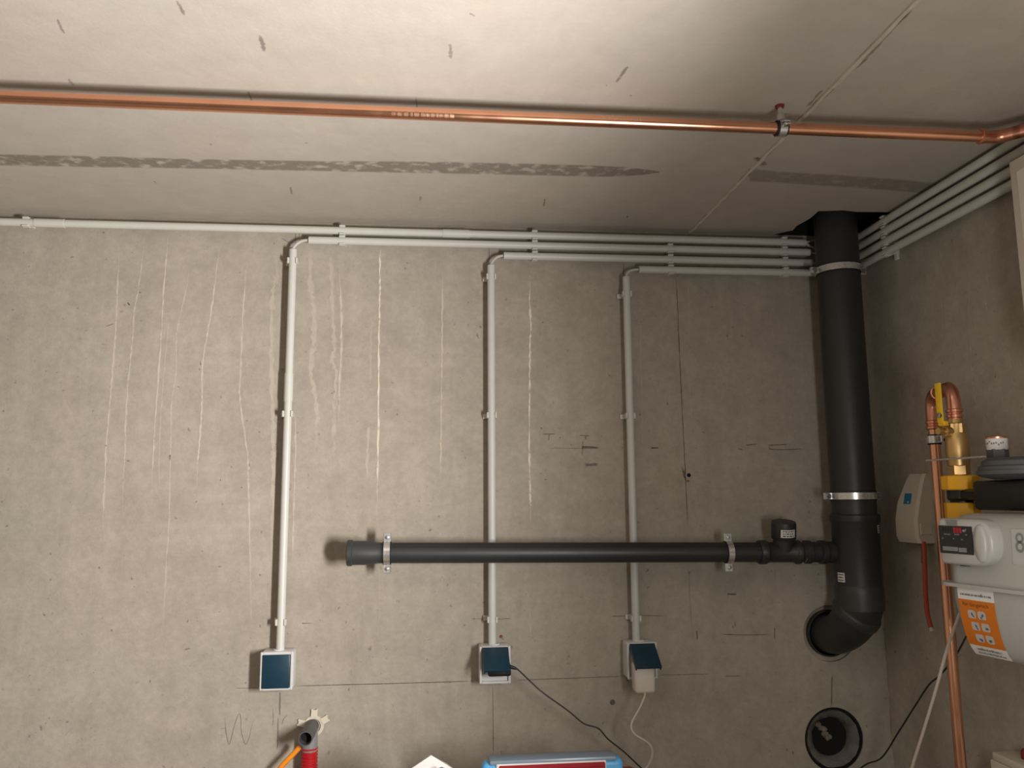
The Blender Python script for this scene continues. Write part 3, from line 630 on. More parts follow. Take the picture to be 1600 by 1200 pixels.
part('plug_pins', MB().tube([(0.1505, -0.056, 1.1395), (0.1505, -0.036, 1.1395)], 0.0024, 8).tube([(0.1695, -0.056, 1.1395), (0.1695, -0.036, 1.1395)], 0.0024, 8), 'screw_steel', t)
part('strain_relief', MB().tube([(0.190, -0.080, 1.140), (0.200, -0.081, 1.138), (0.210, -0.084, 1.135)], [0.005, 0.0045, 0.003], 10), 'black_plastic', t)
part('cord', MB().tube(spline(cord, 7), 0.0019, 8), 'black_cable', t)

t = thing('power_adapter', 'white plug-in charger with curly white cord hanging from the right socket', 'adapter', (0.525, -0.06, 1.073))
part('body', MB().box((0.5255, -0.081, 1.106), (0.052, 0.040, 0.072), None, 0.009, 3), 'white_plastic', t)
part('plug_pins', MB().tube([(0.5215, -0.062, 1.1395), (0.5215, -0.036, 1.1395)], 0.0024, 8).tube([(0.5405, -0.062, 1.1395), (0.5405, -0.036, 1.1395)], 0.0024, 8), 'screw_steel', t)
wc = [(0.524, -0.095, 1.074), (0.520, -0.110, 1.068), (0.505, -0.12, 1.045), (0.482, -0.125, 1.009), (0.485, -0.14, 0.990), (0.512, -0.17, 0.975), (0.505, -0.22, 0.966), (0.470, -0.30, 0.965), (0.436, -0.36, 0.972)]
part('cord', MB().tube(spline(wc, 8), 0.0023, 8), 'white_cable', t)

# ------------------------------------------------------------------ grey waste pipe on the back wall
PY = -0.09; PR = 0.025
def pz(x): return 1.4165 - 0.0117 * (x + 0.1)
def px(x): return V(x, PY, pz(x))
dax = (px(1.0) - px(0.0)).normalized()
t = thing('waste_pipe', 'dark grey horizontal waste pipe along the back wall with open socket end', 'pipe', px(-0.2))
part('tube', MB().tube([px(-0.13), px(0.3), px(0.84)], PR, 32), 'dark_pp', t)
part('socket_end', MB().lathe([(0.0295, 0.0), (0.0315, 0.002), (0.0315, 0.012), (0.0290, 0.014), (0.0287, 0.058), (0.0253, 0.074), (0.0253, 0.08), (0.024, 0.08), (0.024, 0.06), (0.0262, 0.055), (0.0262, 0.0)], px(-0.202), dax, 32, close=True), 'dark_pp_light', t)
part('seal_ring', MB().lathe([(0.0265, 0.004), (0.0265, 0.009), (0.0225, 0.009), (0.0225, 0.004)], px(-0.202), dax, 28, close=True), 'black_rubber', t)
for an in (38, 62):
    a = math.radians(an); off = V(0, -math.cos(a), math.sin(a)) * (PR + 0.0002)
    part('print_line', MB().tube([px(-0.09) + off, px(0.83) + off], 0.0007, 6), 'black_rubber', t)
tee = MB().lathe([(0.0285, 0.0), (0.0305, 0.003), (0.0305, 0.018), (0.028, 0.021), (0.0258, 0.03), (0.0258, 0.092), (0.0285, 0.096), (0.0305, 0.099), (0.0305, 0.108), (0.027, 0.112), (0.0252, 0.112)], px(0.832), dax, 32)
part('tee_fitting', tee, 'dark_pp', t)
brd = V(-0.02, -0.22, 1.0).normalized(); b0 = px(0.898)
part('branch', MB().lathe([(0.0255, 0.0), (0.0255, 0.040), (0.0285, 0.044), (0.0295, 0.068), (0.030, 0.070)], b0, brd, 32), 'dark_pp', t)
cp = part('end_cap', MB().lathe([(0.0295, 0.036), (0.0308, 0.038), (0.0308, 0.074), (0.029, 0.0795), (0.0001, 0.0805)], b0, brd, 32), 'dark_pp', t)
def curved_label(name, c, axis, facing, r, ang, h, parent, mname='sticker_white', print_rows=3, roll=0.0):
    """sticker bent round a pipe: c on axis, facing direction, angular half width, height"""
    a = Vector(axis).normalized(); f0 = Vector(facing); f0 = (f0 - a * f0.dot(a)).normalized(); s0 = a.cross(f0); mb = MB(); vs = []; n = 8
    for i in range(n + 1):
        an = -ang + 2 * ang * i / n; d = f0 * math.cos(an) + s0 * math.sin(an)
        vs += [Vector(c) + d * (r + 0.0005) - a * (h / 2), Vector(c) + d * (r + 0.0005) + a * (h / 2)]
    mb.add(vs, [(2 * i, 2 * i + 1, 2 * i + 3, 2 * i + 2) for i in range(n)])
    o = part(name, mb, mname, parent)
    pr = MB(); rnd = random.Random(3)
    for k in range(print_rows):
        zz = h * (0.30 - 0.6 * k / max(1, print_rows - 1)); x = -0.75
        while x < 0.7:
            L = rnd.uniform(0.12, 0.4); x1 = min(0.75, x + L); q = []
            for an, dz in ((x, -1), (x1, -1), (x1, 1), (x, 1)):
                d = f0 * math.cos(an * ang) + s0 * math.sin(an * ang); q.append(Vector(c) + d * (r + 0.0009) + a * (zz + dz * h * 0.07))
            pr.add(q, [(0, 1, 2, 3)]); x = x1 + 0.1
    part('fine_print', pr, 'print_dark', o, smooth=0)
    return o
curved_label('label', b0 + brd * 0.055, brd, (-0.02, -1, 0), 0.0308, 0.62, 0.020, t)
part('reducer', MB().lathe([(0.0252, 0.0), (0.0252, 0.014), (0.0298, 0.018), (0.0298, 0.030), (0.0262, 0.033), (0.0262, 0.10)], px(0.938), dax, 32), 'dark_pp', t)
curved_label('label', px(0.962), dax, (0.1, -0.5, -1), 0.0254, 0.5, 0.020, t, print_rows=2)

def ear_clamp(label, c, ax, side, r, w, wall_dir, wall_dist, cat_group, rear=True):
    """two-part pipe clamp: band with two screw ears along +-side, threaded rod to the wall"""
    c = Vector(c); ax = Vector(ax).normalized(); side = Vector(side).normalized(); wd = Vector(wall_dir).normalized()
    t = thing('pipe_clamp', label, 'pipe clamp', c + wd * wall_dist, cat_group)
    part('band', MB().arc(c, ax, side, r + 0.0022, r + 0.0042, 0, 2 * PI, w, 40), 'galvanised', t)
    part('rubber_lining', MB().arc(c, ax, side, r + 0.0001, r + 0.0024, 0, 2 * PI, w * 1.35, 40), 'black_rubber', t)
    R = Matrix((ax, side, wd)).transposed()
    for q in (-1, 1):
        e = c + side * q * (r + 0.0125)
        E = part('ear', MB().box(e - wd * 0.0035, (w * 1.25, 0.021, 0.0025), R, 0.001, 1).box(e + wd * 0.0005, (w * 1.25, 0.021, 0.0025), R, 0.001, 1), 'galvanised', t)
        o = e - wd * 0.0048
        part('screw', MB().lathe([(0.0001, 0.0035), (0.0042, 0.003), (0.0052, 0.0), (0.0052, -0.001)], o, -wd, 14).tube([o, o + wd * 0.016], 0.0025, 8), 'screw_steel', E)
    part('threaded_rod', MB().tube([c + wd * (r + 0.003), c + wd * wall_dist], 0.004, 10), 'screw_steel', t)
    part('base_plate', MB().lathe([(0.011, 0.0), (0.011, 0.004), (0.0065, 0.006), (0.0065, 0.014)], c + wd * wall_dist, -wd, 16), 'galvanised', t)
    return t
ear_clamp('bright steel clamp near the open left end of the grey waste pipe', px(-0.106), dax, (0, 0, 1), PR, 0.015, (0, 1, 0), -PY, 'clamps on the grey waste pipe')
ear_clamp('bright steel clamp on the grey waste pipe beside the capped tee', px(0.753), dax, (0, 0, 1), PR, 0.015, (0, 1, 0), -PY, 'clamps on the grey waste pipe')

# ------------------------------------------------------------------ soil stack in the corner
SC = V(1.085, -0.11, 0); SR = 0.055
def sz(z): return V(SC.x, SC.y, z)
t = thing('soil_stack', 'thick dark grey soil stack in the corner with elbow into the wall', 'pipe', sz(1.1))
part('tube', MB().tube([sz(1.40), sz(2.0), sz(2.50)], SR, 48), 'dark_pp', t)
part('branch_fitting', MB().lathe([(0.0575, 1.305), (0.0575, 1.475), (0.0605, 1.480), (0.0615, 1.484), (0.0615, 1.497), (0.0585, 1.500), (0.0555, 1.500)], V(SC.x, SC.y, 0), (0, 0, 1), 48), 'dark_pp', t)
bz = pz(1.02)
part('branch_socket', MB().lathe([(0.027, 0.0), (0.027, 0.045), (0.0300, 0.049), (0.0300, 0.062), (0.0265, 0.064)], V(1.055, -0.095, bz), (-1, 0, 0), 32), 'dark_pp', t)
curved_label('label', sz(1.463), (0, 0, 1), (0.86, -1, 0), 0.0577, 0.11, 0.020, t, print_rows=3)
curved_label('label', sz(1.343), (0, 0, 1), (-0.97, -0.30, 0), 0.0577, 0.20, 0.023, t, print_rows=3)
el = spline([(1.085, -0.110, 1.33), (1.085, -0.110, 1.285), (1.080, -0.100, 1.250), (1.070, -0.075, 1.216), (1.061, -0.042, 1.193), (1.0555, -0.005, 1.1855), (1.055, 0.05, 1.185), (1.055, 0.15, 1.185)], 6)
part('elbow', MB().tube(el, [0.0565 if i < 14 else max(0.0505, 0.0565 - 0.0006 * (i - 13)) for i in range(len(el))], 48), 'dark_pp', t)
ed = V(-0.30, 0.55, -0.78).normalized()
part('elbow_rim', MB().lathe([(0.0567, -0.016), (0.0600, -0.013), (0.0615, -0.010), (0.0615, 0.006), (0.0590, 0.010), (0.0560, 0.010)], V(1.079, -0.098, 1.249), ed, 48), 'dark_pp_light', t)
part('lower_socket', MB().lathe([(0.0582, 1.262), (0.0592, 1.30), (0.0592, 1.318), (0.0575, 1.322)], V(SC.x, SC.y, 0), (0, 0, 1), 48), 'dark_pp_light', t)
def stack_clamp(label, z):
    c = sz(z); t = thing('pipe_clamp', label, 'pipe clamp', (SC.x, 0, z), 'band clamps on the soil stack')
    part('band', MB().arc(c, (0, 0, 1), (1, 0, 0), SR + 0.0020, SR + 0.0042, 0, 2 * PI, 0.017, 56), 'galvanised', t)
    part('rubber_lining', MB().arc(c, (0, 0, 1), (1, 0, 0), SR, SR + 0.0021, 0, 2 * PI, 0.023, 56), 'black_rubber', t)
    for q in (-1, 1):
        e = c + V(q * (SR + 0.013), 0, 0)
        E = part('ear', MB().box(e + V(0, -0.003, 0), (0.020, 0.0025, 0.018), None, 0.001, 1).box(e + V(0, 0.003, 0), (0.020, 0.0025, 0.018), None, 0.001, 1), 'galvanised', t)
        o = e + V(0, -0.0045, 0)
        part('bolt', MB().lathe([(0.0001, 0.006), (0.005, 0.0058), (0.0068, 0.003), (0.0068, 0.0)], o, (0, -1, 0), 6).tube([o, o + V(0, 0.02, 0)], 0.003, 8), 'screw_steel', E)
    part('threaded_rod', MB().tube([c + V(0, SR + 0.003, 0), V(SC.x, 0, z)], 0.005, 10), 'screw_steel', t)
stack_clamp('steel band clamp near the top of the thick dark stack', 2.145)
stack_clamp('steel band clamp low on the thick dark stack above its branch', 1.546)

# ------------------------------------------------------------------ copper pipe under the ceiling
CY, CZ, CPR = -0.735, HZ - 0.046, 0.011
t = thing('copper_pipe', 'shiny copper pipe hung under the ceiling, running left to right', 'pipe', (0.6, CY, CZ))
part('tube', MB().tube([(-2.2, CY + 0.0, CZ), (-0.5, CY, CZ), (0.5, CY, CZ), (1.062, CY, CZ)], CPR, 32), 'copper', t)
k1 = V(1.085, CY, CZ); k2 = V(1.131, CY - 0.046, CZ)
part('press_elbow', MB().tube(bend([(1.050, CY, CZ), k1, k1.lerp(k2, 0.6)], 0.03), 0.0125, 24), 'copper_dull', t)
part('press_ring', MB().tube([(1.048, CY, CZ), (1.0495, CY, CZ), (1.055, CY, CZ), (1.0565, CY, CZ)], [0.0125, 0.0142, 0.0142, 0.0125], 28), 'copper_dull', t)
part('press_elbow', MB().tube(bend([k1.lerp(k2, 0.4), k2, k2 + V(0, -0.045, 0)], 0.03), 0.0125, 24), 'copper_dull', t)
pr2 = k2 + V(0, -0.034, 0)
part('press_ring', MB().tube([pr2, pr2 + V(0, -0.0015, 0), pr2 + V(0, -0.007, 0), pr2 + V(0, -0.0085, 0)], [0.0125, 0.0142, 0.0142, 0.0125], 28), 'copper_dull', t)
part('tube', MB().tube([k2 + V(0, -0.03, 0), k2 + V(0, -1.0, 0), V(1.131, YR + 0.02, CZ)], CPR, 28), 'copper', t)
for x0, x1 in ((-0.075, 0.035), (0.305, 0.375)):
    mb = MB(); rnd = random.Random(5); x = x0
    while x < x1:
        w = rnd.uniform(0.004, 0.009); vs = []
        for i in range(5):
            an = math.radians(-100 + 50 * i / 4 * (0.9 if x0 < 0 else 0.6) + (18 if x0 < 0 else -10)); d = V(0, math.sin(an) * 1.0, -math.cos(an))
            vs += [V(x, CY, CZ) + d * (CPR + 0.0002), V(x + w, CY, CZ) + d * (CPR + 0.0002)]
        mb.add(vs, [(2 * i, 2 * i + 1, 2 * i + 3, 2 * i + 2) for i in range(4)]); x += w + rnd.uniform(0.001, 0.004)
    part('stamped_print', mb, 'copper_print', t)
cc = V(0.650, CY, CZ)
t = thing('pipe_clamp', 'small rubber-lined clamp holding the copper pipe to the ceiling by the slab joint', 'pipe clamp', (0.650, CY, HZ))
part('band', MB().arc(cc, (1, 0, 0), (0, 1, 0), CPR + 0.003, CPR + 0.005, 0, 2 * PI, 0.014, 32), 'galvanised', t)
part('rubber_lining', MB().arc(cc, (1, 0, 0), (0, 1, 0), CPR, CPR + 0.0032, 0, 2 * PI, 0.021, 32), 'black_rubber', t)
for q in (-1, 1):
    e = cc + V(0, q * (CPR + 0.0105), 0.0)
    E = part('ear', MB().box(e + V(0, 0, -0.0025), (0.013, 0.013, 0.002), None, 0.0006, 1).box(e + V(0, 0, 0.0025), (0.013, 0.013, 0.002), None, 0.0006, 1), 'galvanised', t)
    part('screw', MB().tube([e + V(0, 0, -0.006), e + V(0, 0, 0.018)], 0.0022, 8).lathe([(0.0001, 0.0025), (0.0042, 0.002), (0.0045, 0)], e + V(0, 0, -0.0035), (0, 0, -1), 12), 'screw_steel', E)
part('rod', MB().lathe([(0.0075, 0.0), (0.0075, 0.010), (0.0042, 0.012), (0.0042, 0.032)], cc + V(0, 0, CPR + 0.004), (0, 0, 1), 12), 'galvanised', t)
part('wall_plug', MB().lathe([(0.0075, 0.0), (0.0085, 0.003), (0.0085, 0.005)], V(0.65, CY, HZ - 0.005), (0, 0, 1), 12), 'red_knob', t)

# ------------------------------------------------------------------ right wall: junction box and its cables
t = thing('junction_box', 'small beige wall box with blue logo square on the right wall', 'junction box', (WX, -0.2, 1.43))
def jb(y, z):                        # front surface X for a given height
    k = min(1, max(0, (1.599 - z) / 0.11)); return WX - (0.016 + 0.030 * k ** 0.8)
rings = []
for i in range(13):
    z = 1.599 - (1.599 - 1.432) * i / 12; k = i / 12; y0, y1 = -0.25, -0.160 - 0.026 * max(0, 1 - i / 5); xf = jb(0, z)
    if i == 12: xf = WX - 0.040
    c = 0.006
    rings.append([V(WX, y0, z), V(xf + c, y0, z), V(xf, y0 + c, z), V(xf, y1 - c, z), V(xf + c, y1, z), V(WX, y1, z)])
part('cover', MB().loft(rings), 'box_beige', t)
part('side_flap', MB().box((WX - 0.0205, -0.2508, 1.466), (0.030, 0.003, 0.026), None, 0.001, 1), 'box_beige', t)
q = [V(jb(0, z) - 0.0006, y, z) for y, z in ((-0.222, 1.5515), (-0.192, 1.5515), (-0.192, 1.5255), (-0.222, 1.5255))]
part('logo', MB().add(q, [(0, 1, 2, 3)]), 'logo_blue', t, 'small blue square logo', smooth=0)
q = [V(jb(0, z) - 0.0010, y, z) for y, z in ((-0.214, 1.532), (-0.209, 1.532), (-0.209, 1.528), (-0.214, 1.528))]
part('logo_mark', MB().add(q, [(0, 1, 2, 3)]), 'print_white', bpy.data.objects['logo'], smooth=0)
t = thing('signal_cable', 'loose red and green cable ends hanging below the beige wall box', 'cable', (1.18, -0.235, 1.432))
part('green_cable', MB().tube(spline([(1.183, -0.236, 1.436), (1.182, -0.240, 1.41), (1.181, -0.238, 1.385)]), 0.0042, 10), 'green_jacket', t)
part('red_cable', MB().tube(spline([(1.180, -0.248, 1.436), (1.178, -0.251, 1.40), (1.176, -0.250, 1.35), (1.176, -0.247, 1.30), (1.174, -0.252, 1.265), (1.170, -0.268, 1.238)]), 0.0055, 10), 'red_jacket', t)
part('cut_end', MB().tube([(1.170, -0.268, 1.238), (1.169, -0.272, 1.230)], 0.0050, 10), 'cable_grey', t)
part('core_wire', MB().tube(spline([(1.181, -0.240, 1.387), (1.179, -0.241, 1.37), (1.178, -0.246, 1.345), (1.176, -0.252, 1.325)]), 0.0018, 8), 'orange_core', t)

# copper riser with U-bend to the valve
RX, RY, VX, VY = 1.100, -0.443, 1.060, -0.575
ZT = 1.764
t = thing('gas_riser', 'vertical copper gas pipe with U-bend at the top beside the gas meter', 'pipe', (RX, RY, 0.0))
part('tube', MB().tube([(RX, RY, 0.0), (RX, RY, 0.8), (RX, RY, 1.70)], 0.011, 28), 'copper', t)
ub = bend([(RX, RY, 1.695), (RX, RY, ZT), (VX, VY, ZT + 0.004), (VX, VY, 1.690)], 0.030, 10)
part('elbow', MB().tube(ub, 0.0135, 28), 'copper_dull', t)
for (x, y, z) in ((RX, RY, 1.694), (RX, RY, 1.706), (VX, VY, 1.706), (VX, VY, 1.717)):
    part('press_ring', MB().lathe([(0.0135, -0.004), (0.0155, -0.0025), (0.0155, 0.0025), (0.0135, 0.004)], (x, y, z), (0, 0, 1), 28), 'copper_dull', t)
mid = V((RX + VX) / 2, (RY + VY) / 2, ZT + 0.002); dd = V(VX - RX, VY - RY, 0).normalized()
for s in (-0.022, 0.022): part('press_ring', MB().lathe([(0.0135, -0.003), (0.0152, -0.002), (0.0152, 0.002), (0.0135, 0.003)], mid + dd * s, dd, 28), 'copper_dull', t)
t = thing('pipe_clamp', 'small galvanised clamp on the vertical copper gas pipe below the bend', 'pipe clamp', (WX, RY, 1.668))
c = V(RX, RY, 1.668)
part('band', MB().arc(c, (0, 0, 1), (1, 0, 0), 0.0135, 0.0155, 0, 2 * PI, 0.016, 32), 'galvanised', t)
part('rubber_lining', MB().arc(c, (0, 0, 1), (1, 0, 0), 0.011, 0.0137, 0, 2 * PI, 0.022, 32), 'black_rubber', t)
for q in (-1, 1): part('ear', MB().box(c + V(0, q * 0.021, 0), (0.006, 0.013, 0.015), None, 0.001, 1), 'galvanised', t)
part('screw', MB().lathe([(0.0055, 0), (0.005, 0.003), (0.0001, 0.0035)], c + V(-0.003, -0.021, 0), (-1, 0, 0), 12), 'screw_steel', t)
part('threaded_rod', MB().tube([c + V(0.015, 0, 0), c + V(0.04, 0.012, 0), V(WX, RY + 0.05, 1.668)], 0.003, 10), 'black_rubber', t)

# ball valve
t = thing('ball_valve', 'brass gas ball valve with upright yellow lever handle', 'valve', (VX, VY, 1.586))
part('body', MB().lathe([(0.017, 1.586), (0.017, 1.604), (0.020, 1.606), (0.022, 1.625), (0.022, 1.655), (0.0195, 1.668), (0.0185, 1.672), (0.0185, 1.690), (0.016, 1.692), (0.0145, 1.700)], (VX, VY, 0), (0, 0, 1), 32), 'brass', t)
part('hex_nut', MB().lathe([(0.0205, 1.672), (0.0205, 1.690)], (VX, VY, 0), (0, 0, 1), 6), 'brass', t, smooth=20)
part('hex_nut', MB().lathe([(0.0200, 1.588), (0.0200, 1.606)], (VX, VY, 0), (0, 0, 1), 6), 'brass', t, smooth=20)
part('stem', MB().lathe([(0.011, 0.0), (0.011, 0.018), (0.007, 0.019), (0.007, 0.034)], (VX - 0.010, VY - 0.002, 1.697 - 0.022), (-1, -0.15, 0), 18), 'brass', t)
hd = V(-1, -0.15, 0).normalized(); hs = hd.cross(V(0, 0, 1)).normalized()
hp = V(1.020, -0.588, 0)
R = Matrix((hs, hd, V(0, 0, 1))).transposed()
part('lever', MB().box(hp + V(0, 0, 1.7315), (0.0155, 0.0045, 0.082), R, 0.002, 2).box(hp - hd * 0.006 + V(0, 0, 1.690), (0.018, 0.012, 0.010), R, 0.002, 1), 'yellow_paint', t, 'yellow lever handle')
part('lever_bolt', MB().lathe([(0.0055, 0.0), (0.0055, 0.004), (0.0001, 0.005)], hp + hd * 0.002 + V(0, 0, 1.706) - hs * 0.002, hd, 6), 'screw_steel', t)

# meter connection piece
t = thing('meter_connection', 'black gas connection piece with two yellow union nuts above the meter', 'pipe fitting', (VX, VY, 1.47))
part('upper_nut', MB().lathe([(0.033, 1.557), (0.0355, 1.559), (0.0355, 1.584), (0.033, 1.586), (0.018, 1.586)], (VX, VY, 0), (0, 0, 1), 10), 'yellow_nut', t, 'yellow union nut', smooth=20)
part('lower_nut', MB().lathe([(0.031, 1.500), (0.033, 1.502), (0.033, 1.530), (0.031, 1.532)], (VX, VY, 0), (0, 0, 1), 8), 'yellow_nut', t, 'yellow union nut', smooth=20)
part('neck', MB().lathe([(0.021, 1.44), (0.021, 1.535), (0.026, 1.540), (0.026, 1.558)], (VX, VY, 0), (0, 0, 1), 28), 'black_plastic', t)
part('block', MB().box((1.075, -0.745, 1.5465), (0.085, 0.20, 0.055), None, 0.008, 2).box((1.064, -0.60, 1.548), (0.04, 0.08, 0.020), None, 0.004, 1), 'black_plastic', t)
# pressure regulator
gx, gy = 1.070, -0.745
t = thing('pressure_regulator', 'dark grey disc-shaped gas regulator at the right picture edge', 'gas regulator', (gx, gy, 1.575))
part('lower_shell', MB().lathe([(0.050, 1.575), (0.070, 1.580), (0.079, 1.584), (0.079, 1.591), (0.074, 1.5915)], (gx, gy, 0), (0, 0, 1), 48), 'regulator_grey', t)
part('upper_shell', MB().lathe([(0.076, 1.5915), (0.076, 1.598), (0.071, 1.600), (0.069, 1.608), (0.060, 1.614), (0.0001, 1.616)], (gx, gy, 0), (0, 0, 1), 48), 'regulator_grey', t)
sx_, sy_ = 1.060, -0.690
part('spindle_nut', MB().lathe([(0.0185, 1.605), (0.0185, 1.632)], (sx_, sy_, 0), (0, 0, 1), 6), 'regulator_grey', t, smooth=20)
part('spindle_sleeve', MB().lathe([(0.0170, 1.631), (0.0178, 1.634), (0.0185, 1.652)], (sx_, sy_, 0), (0, 0, 1), 28), 'sticker_white', t, 'white printed sleeve')
part('spindle_cap', MB().lathe([(0.0195, 1.652), (0.0200, 1.655), (0.0185, 1.6565)], (sx_, sy_, 0), (0, 0, 1), 28), 'copper_dull', t)
pm = MB(); rnd = random.Random(11)
for k in range(9):
    an = math.radians(170 + k * 12); z = 1.640 + rnd.uniform(-0.003, 0.005); d = V(math.cos(an), math.sin(an), 0); s = V(-d.y, d.x, 0) * 0.0012
    o = V(sx_, sy_, z) + d * 0.0186; pm.add([o - s, o + s, o + s + V(0, 0, 0.0035), o - s + V(0, 0, 0.0035)], [(0, 1, 2, 3)])
part('fine_print', pm, 'print_grey', t, smooth=0)
part('bracket_strip', MB().box((1.030, -0.606, 1.6185), (0.010, 0.172, 0.0034), Matrix.Rotation(math.radians(0.3), 3, 'X'), 0.0004, 1), 'galvanised', t)

# ------------------------------------------------------------------ gas meter
F0 = V(0.905, -0.722, 0); MU = V(math.sin(math.radians(11.9)), -math.cos(math.radians(11.9)), 0); MBk = V(math.cos(math.radians(11.9)), math.sin(math.radians(11.9)), 0)
def mp(u, b, z): return F0 + MU * u + MBk * b + V(0, 0, z)
def rr(u0, u1, b0, b1, r, z, n=6):
    out = []; u0 -= 0.016
    for cu, cb, a0 in ((u1 - r, b1 - r, 0), (u0 + r, b1 - r, 90), (u0 + r, b0 + r, 180), (u1 - r, b0 + r, 270)):
        for k in range(n + 1):
            a = math.radians(a0 + 90 * k / n); out.append(mp(cu + r * math.cos(a), cb + r * math.sin(a), z))
    return out
ML, MD = 0.335, 0.175; ZS = 1.392; IN = 0.013
t = thing('gas_meter', 'pale grey gas meter with flange seam and orange notice sticker', 'gas meter', mp(ML / 2, MD / 2, 1.272))
part('flange', MB().loft([rr(0, ML, 0, MD, 0.030, ZS - 0.003), rr(0, ML, 0, MD, 0.030, ZS + 0.003)]), 'meter_paint', t)
def low_in(z):
    q = min(1, max(0, (ZS - z) / 0.122)); return IN + 0.040 * (1 - math.sqrt(max(0, 1 - (q ** 2) * 0.98)))
rings = [rr(low_in(z), ML - low_in(z), low_in(z), MD - low_in(z), 0.030, z) for z in [ZS - 0.122 * math.sin(PI / 2 * i / 14) for i in range(15)]]
part('lower_shell', MB().loft(rings), 'meter_paint', t)
ur = []
for z, i in ((ZS, IN), (1.44, IN + 0.001), (1.490, IN + 0.003), (1.503, IN + 0.007), (1.511, IN + 0.015), (1.515, IN + 0.027)): ur.append(rr(i, ML - i, i, MD - i, 0.030, z))
part('upper_shell', MB().loft(ur), 'meter_paint', t)
# counter housing
ch = []
def chp(u, b, z): return mp(u, b, z)
def hull(b, g):
    out = []; u0, u1, z0, z1 = 0.012 + g, 0.121 - g, 1.428 + g, 1.507 - g; R1, R0 = 0.034, 0.006
    for cu, cz, r, a0 in ((u1 - R1, z1 - R1, R1, 0), (u0 + R0, z1 - R0, R0, 90), (u0 + R0, z0 + R0, R0, 180), (u1 - R1, z0 + R1, R1, 270)):
        for k in range(7):
            a = math.radians(a0 + 15 * k); out.append(mp(cu + r * math.cos(a), b, cz + r * math.sin(a)))
    return out
H = part('counter_housing', MB().loft([hull(0.02, 0), hull(-0.004, 0), hull(-0.008, 0.002), hull(-0.010, 0.005)]), 'meter_clear', t)
FB = -0.0105
def fp(u, z, d=0.0): return mp(u, FB - d, z)
Wd = part('counter_window', MB().prism([(0.0155, 1.4470), (0.0850, 1.4470), (0.0850, 1.4945), (0.0155, 1.4945)], mp(0, FB - 0.0012, 0), MU, (0, 0, 1), MBk * 0.003), 'meter_black', H, 'black counter face', smooth=0)
def quad(mb, u0, u1, z0, z1, d): return mb.add([fp(u0, z0, d), fp(u1, z0, d), fp(u1, z1, d), fp(u0, z1, d)], [(0, 1, 2, 3)])
mb = MB()
for k in range(5): quad(mb, 0.0225 + k * 0.0050, 0.0265 + k * 0.0050, 1.4845, 1.4915, 0.0016)
part('counter_drum', mb, 'meter_black', Wd, smooth=0)
mb = MB()
for k in range(3): quad(mb, 0.0478 + k * 0.0060, 0.0530 + k * 0.0060, 1.4825, 1.4920, 0.0016)
part('decimal_drum', mb, 'print_red', Wd, smooth=0)
part('unit_text', text_mb('m³', 0.0075, lambda x, y: fp(0.0668 + x, 1.4850 + y, 0.0018)), 'print_white', Wd, smooth=0)
mb = MB(); rnd = random.Random(21)
for u0, u1, z in ((0.028, 0.041, 1.4785), (0.050, 0.060, 1.4790), (0.0225, 0.026, 1.4715), (0.046, 0.049, 1.4715), (0.063, 0.067, 1.4708), (0.072, 0.0755, 1.479)):
    u = u0
    while u < u1: quad(mb, u, min(u1, u + 0.0022), z, z + 0.0022, 0.0016); u += 0.003
part('fine_print', mb, 'print_grey', Wd, smooth=0)
mb = MB(); quad(mb, 0.0225, 0.0545, 1.4515, 1.4585, 0.0016); quad(mb, 0.056, 0.0725, 1.4505, 1.4580, 0.0016)
part('barcode_plate', mb, 'print_grey', Wd, smooth=0)
part('seal_tab', MB().prism([(0.034, 1.496), (0.056, 1.496), (0.056, 1.5045), (0.034, 1.5045)], mp(0, FB - 0.0016, 0), MU, (0, 0, 1), MBk * 0.003), 'print_grey', H, smooth=0)
part('pulse_socket', MB().prism([(0.040, 1.425), (0.053, 1.425), (0.053, 1.441), (0.040, 1.441)], mp(0, 0.004, 0), MU, (0, 0, 1), MBk * 0.012), 'regulator_grey', H, smooth=0)
part('bulge', MB().loft([[mp(0.100 + 0.0125 * k * math.cos(a), b, 1.467 + 0.032 * k * math.sin(a)) for a in [2 * PI * i / 24 for i in range(24)]] for k, b in ((1.0, -0.009), (0.95, -0.012), (0.8, -0.014), (0.4, -0.0152))]), 'meter_clear', H)
# maker's emblem on the upper shell
def up_f(u, z, d=0.0006): return mp(u, IN + 0.0012 + 0.002 * max(0, (z - 1.44) / 0.05) - d - 0.0006, z)
sp_ = MB().add([up_f(0.137, 1.435), up_f(0.23, 1.435), up_f(0.23, 1.492), up_f(0.137, 1.492)], [(0, 1, 2, 3)])
E = part('emblem_label', sp_, 'meter_clear', t, smooth=0)
mb = MB()
for zc, ro, ri in ((1.478, 0.0085, 0.0045), (1.464, 0.0095, 0.0050)):
    n = 20; vs = []
    for i in range(n):
        a = 2 * PI * i / n; vs += [up_f(0.1525 + ro * 0.85 * math.cos(a), zc + ro * math.sin(a), 0.0012), up_f(0.1525 + ri * 0.85 * math.cos(a), zc + ri * math.sin(a), 0.0012)]
    mb.add(vs, [(2 * i, 2 * i + 1, 2 * ((i + 1) % n) + 1, 2 * ((i + 1) % n)) for i in range(n)])
part('emblem', mb, 'print_grey', E, smooth=0)
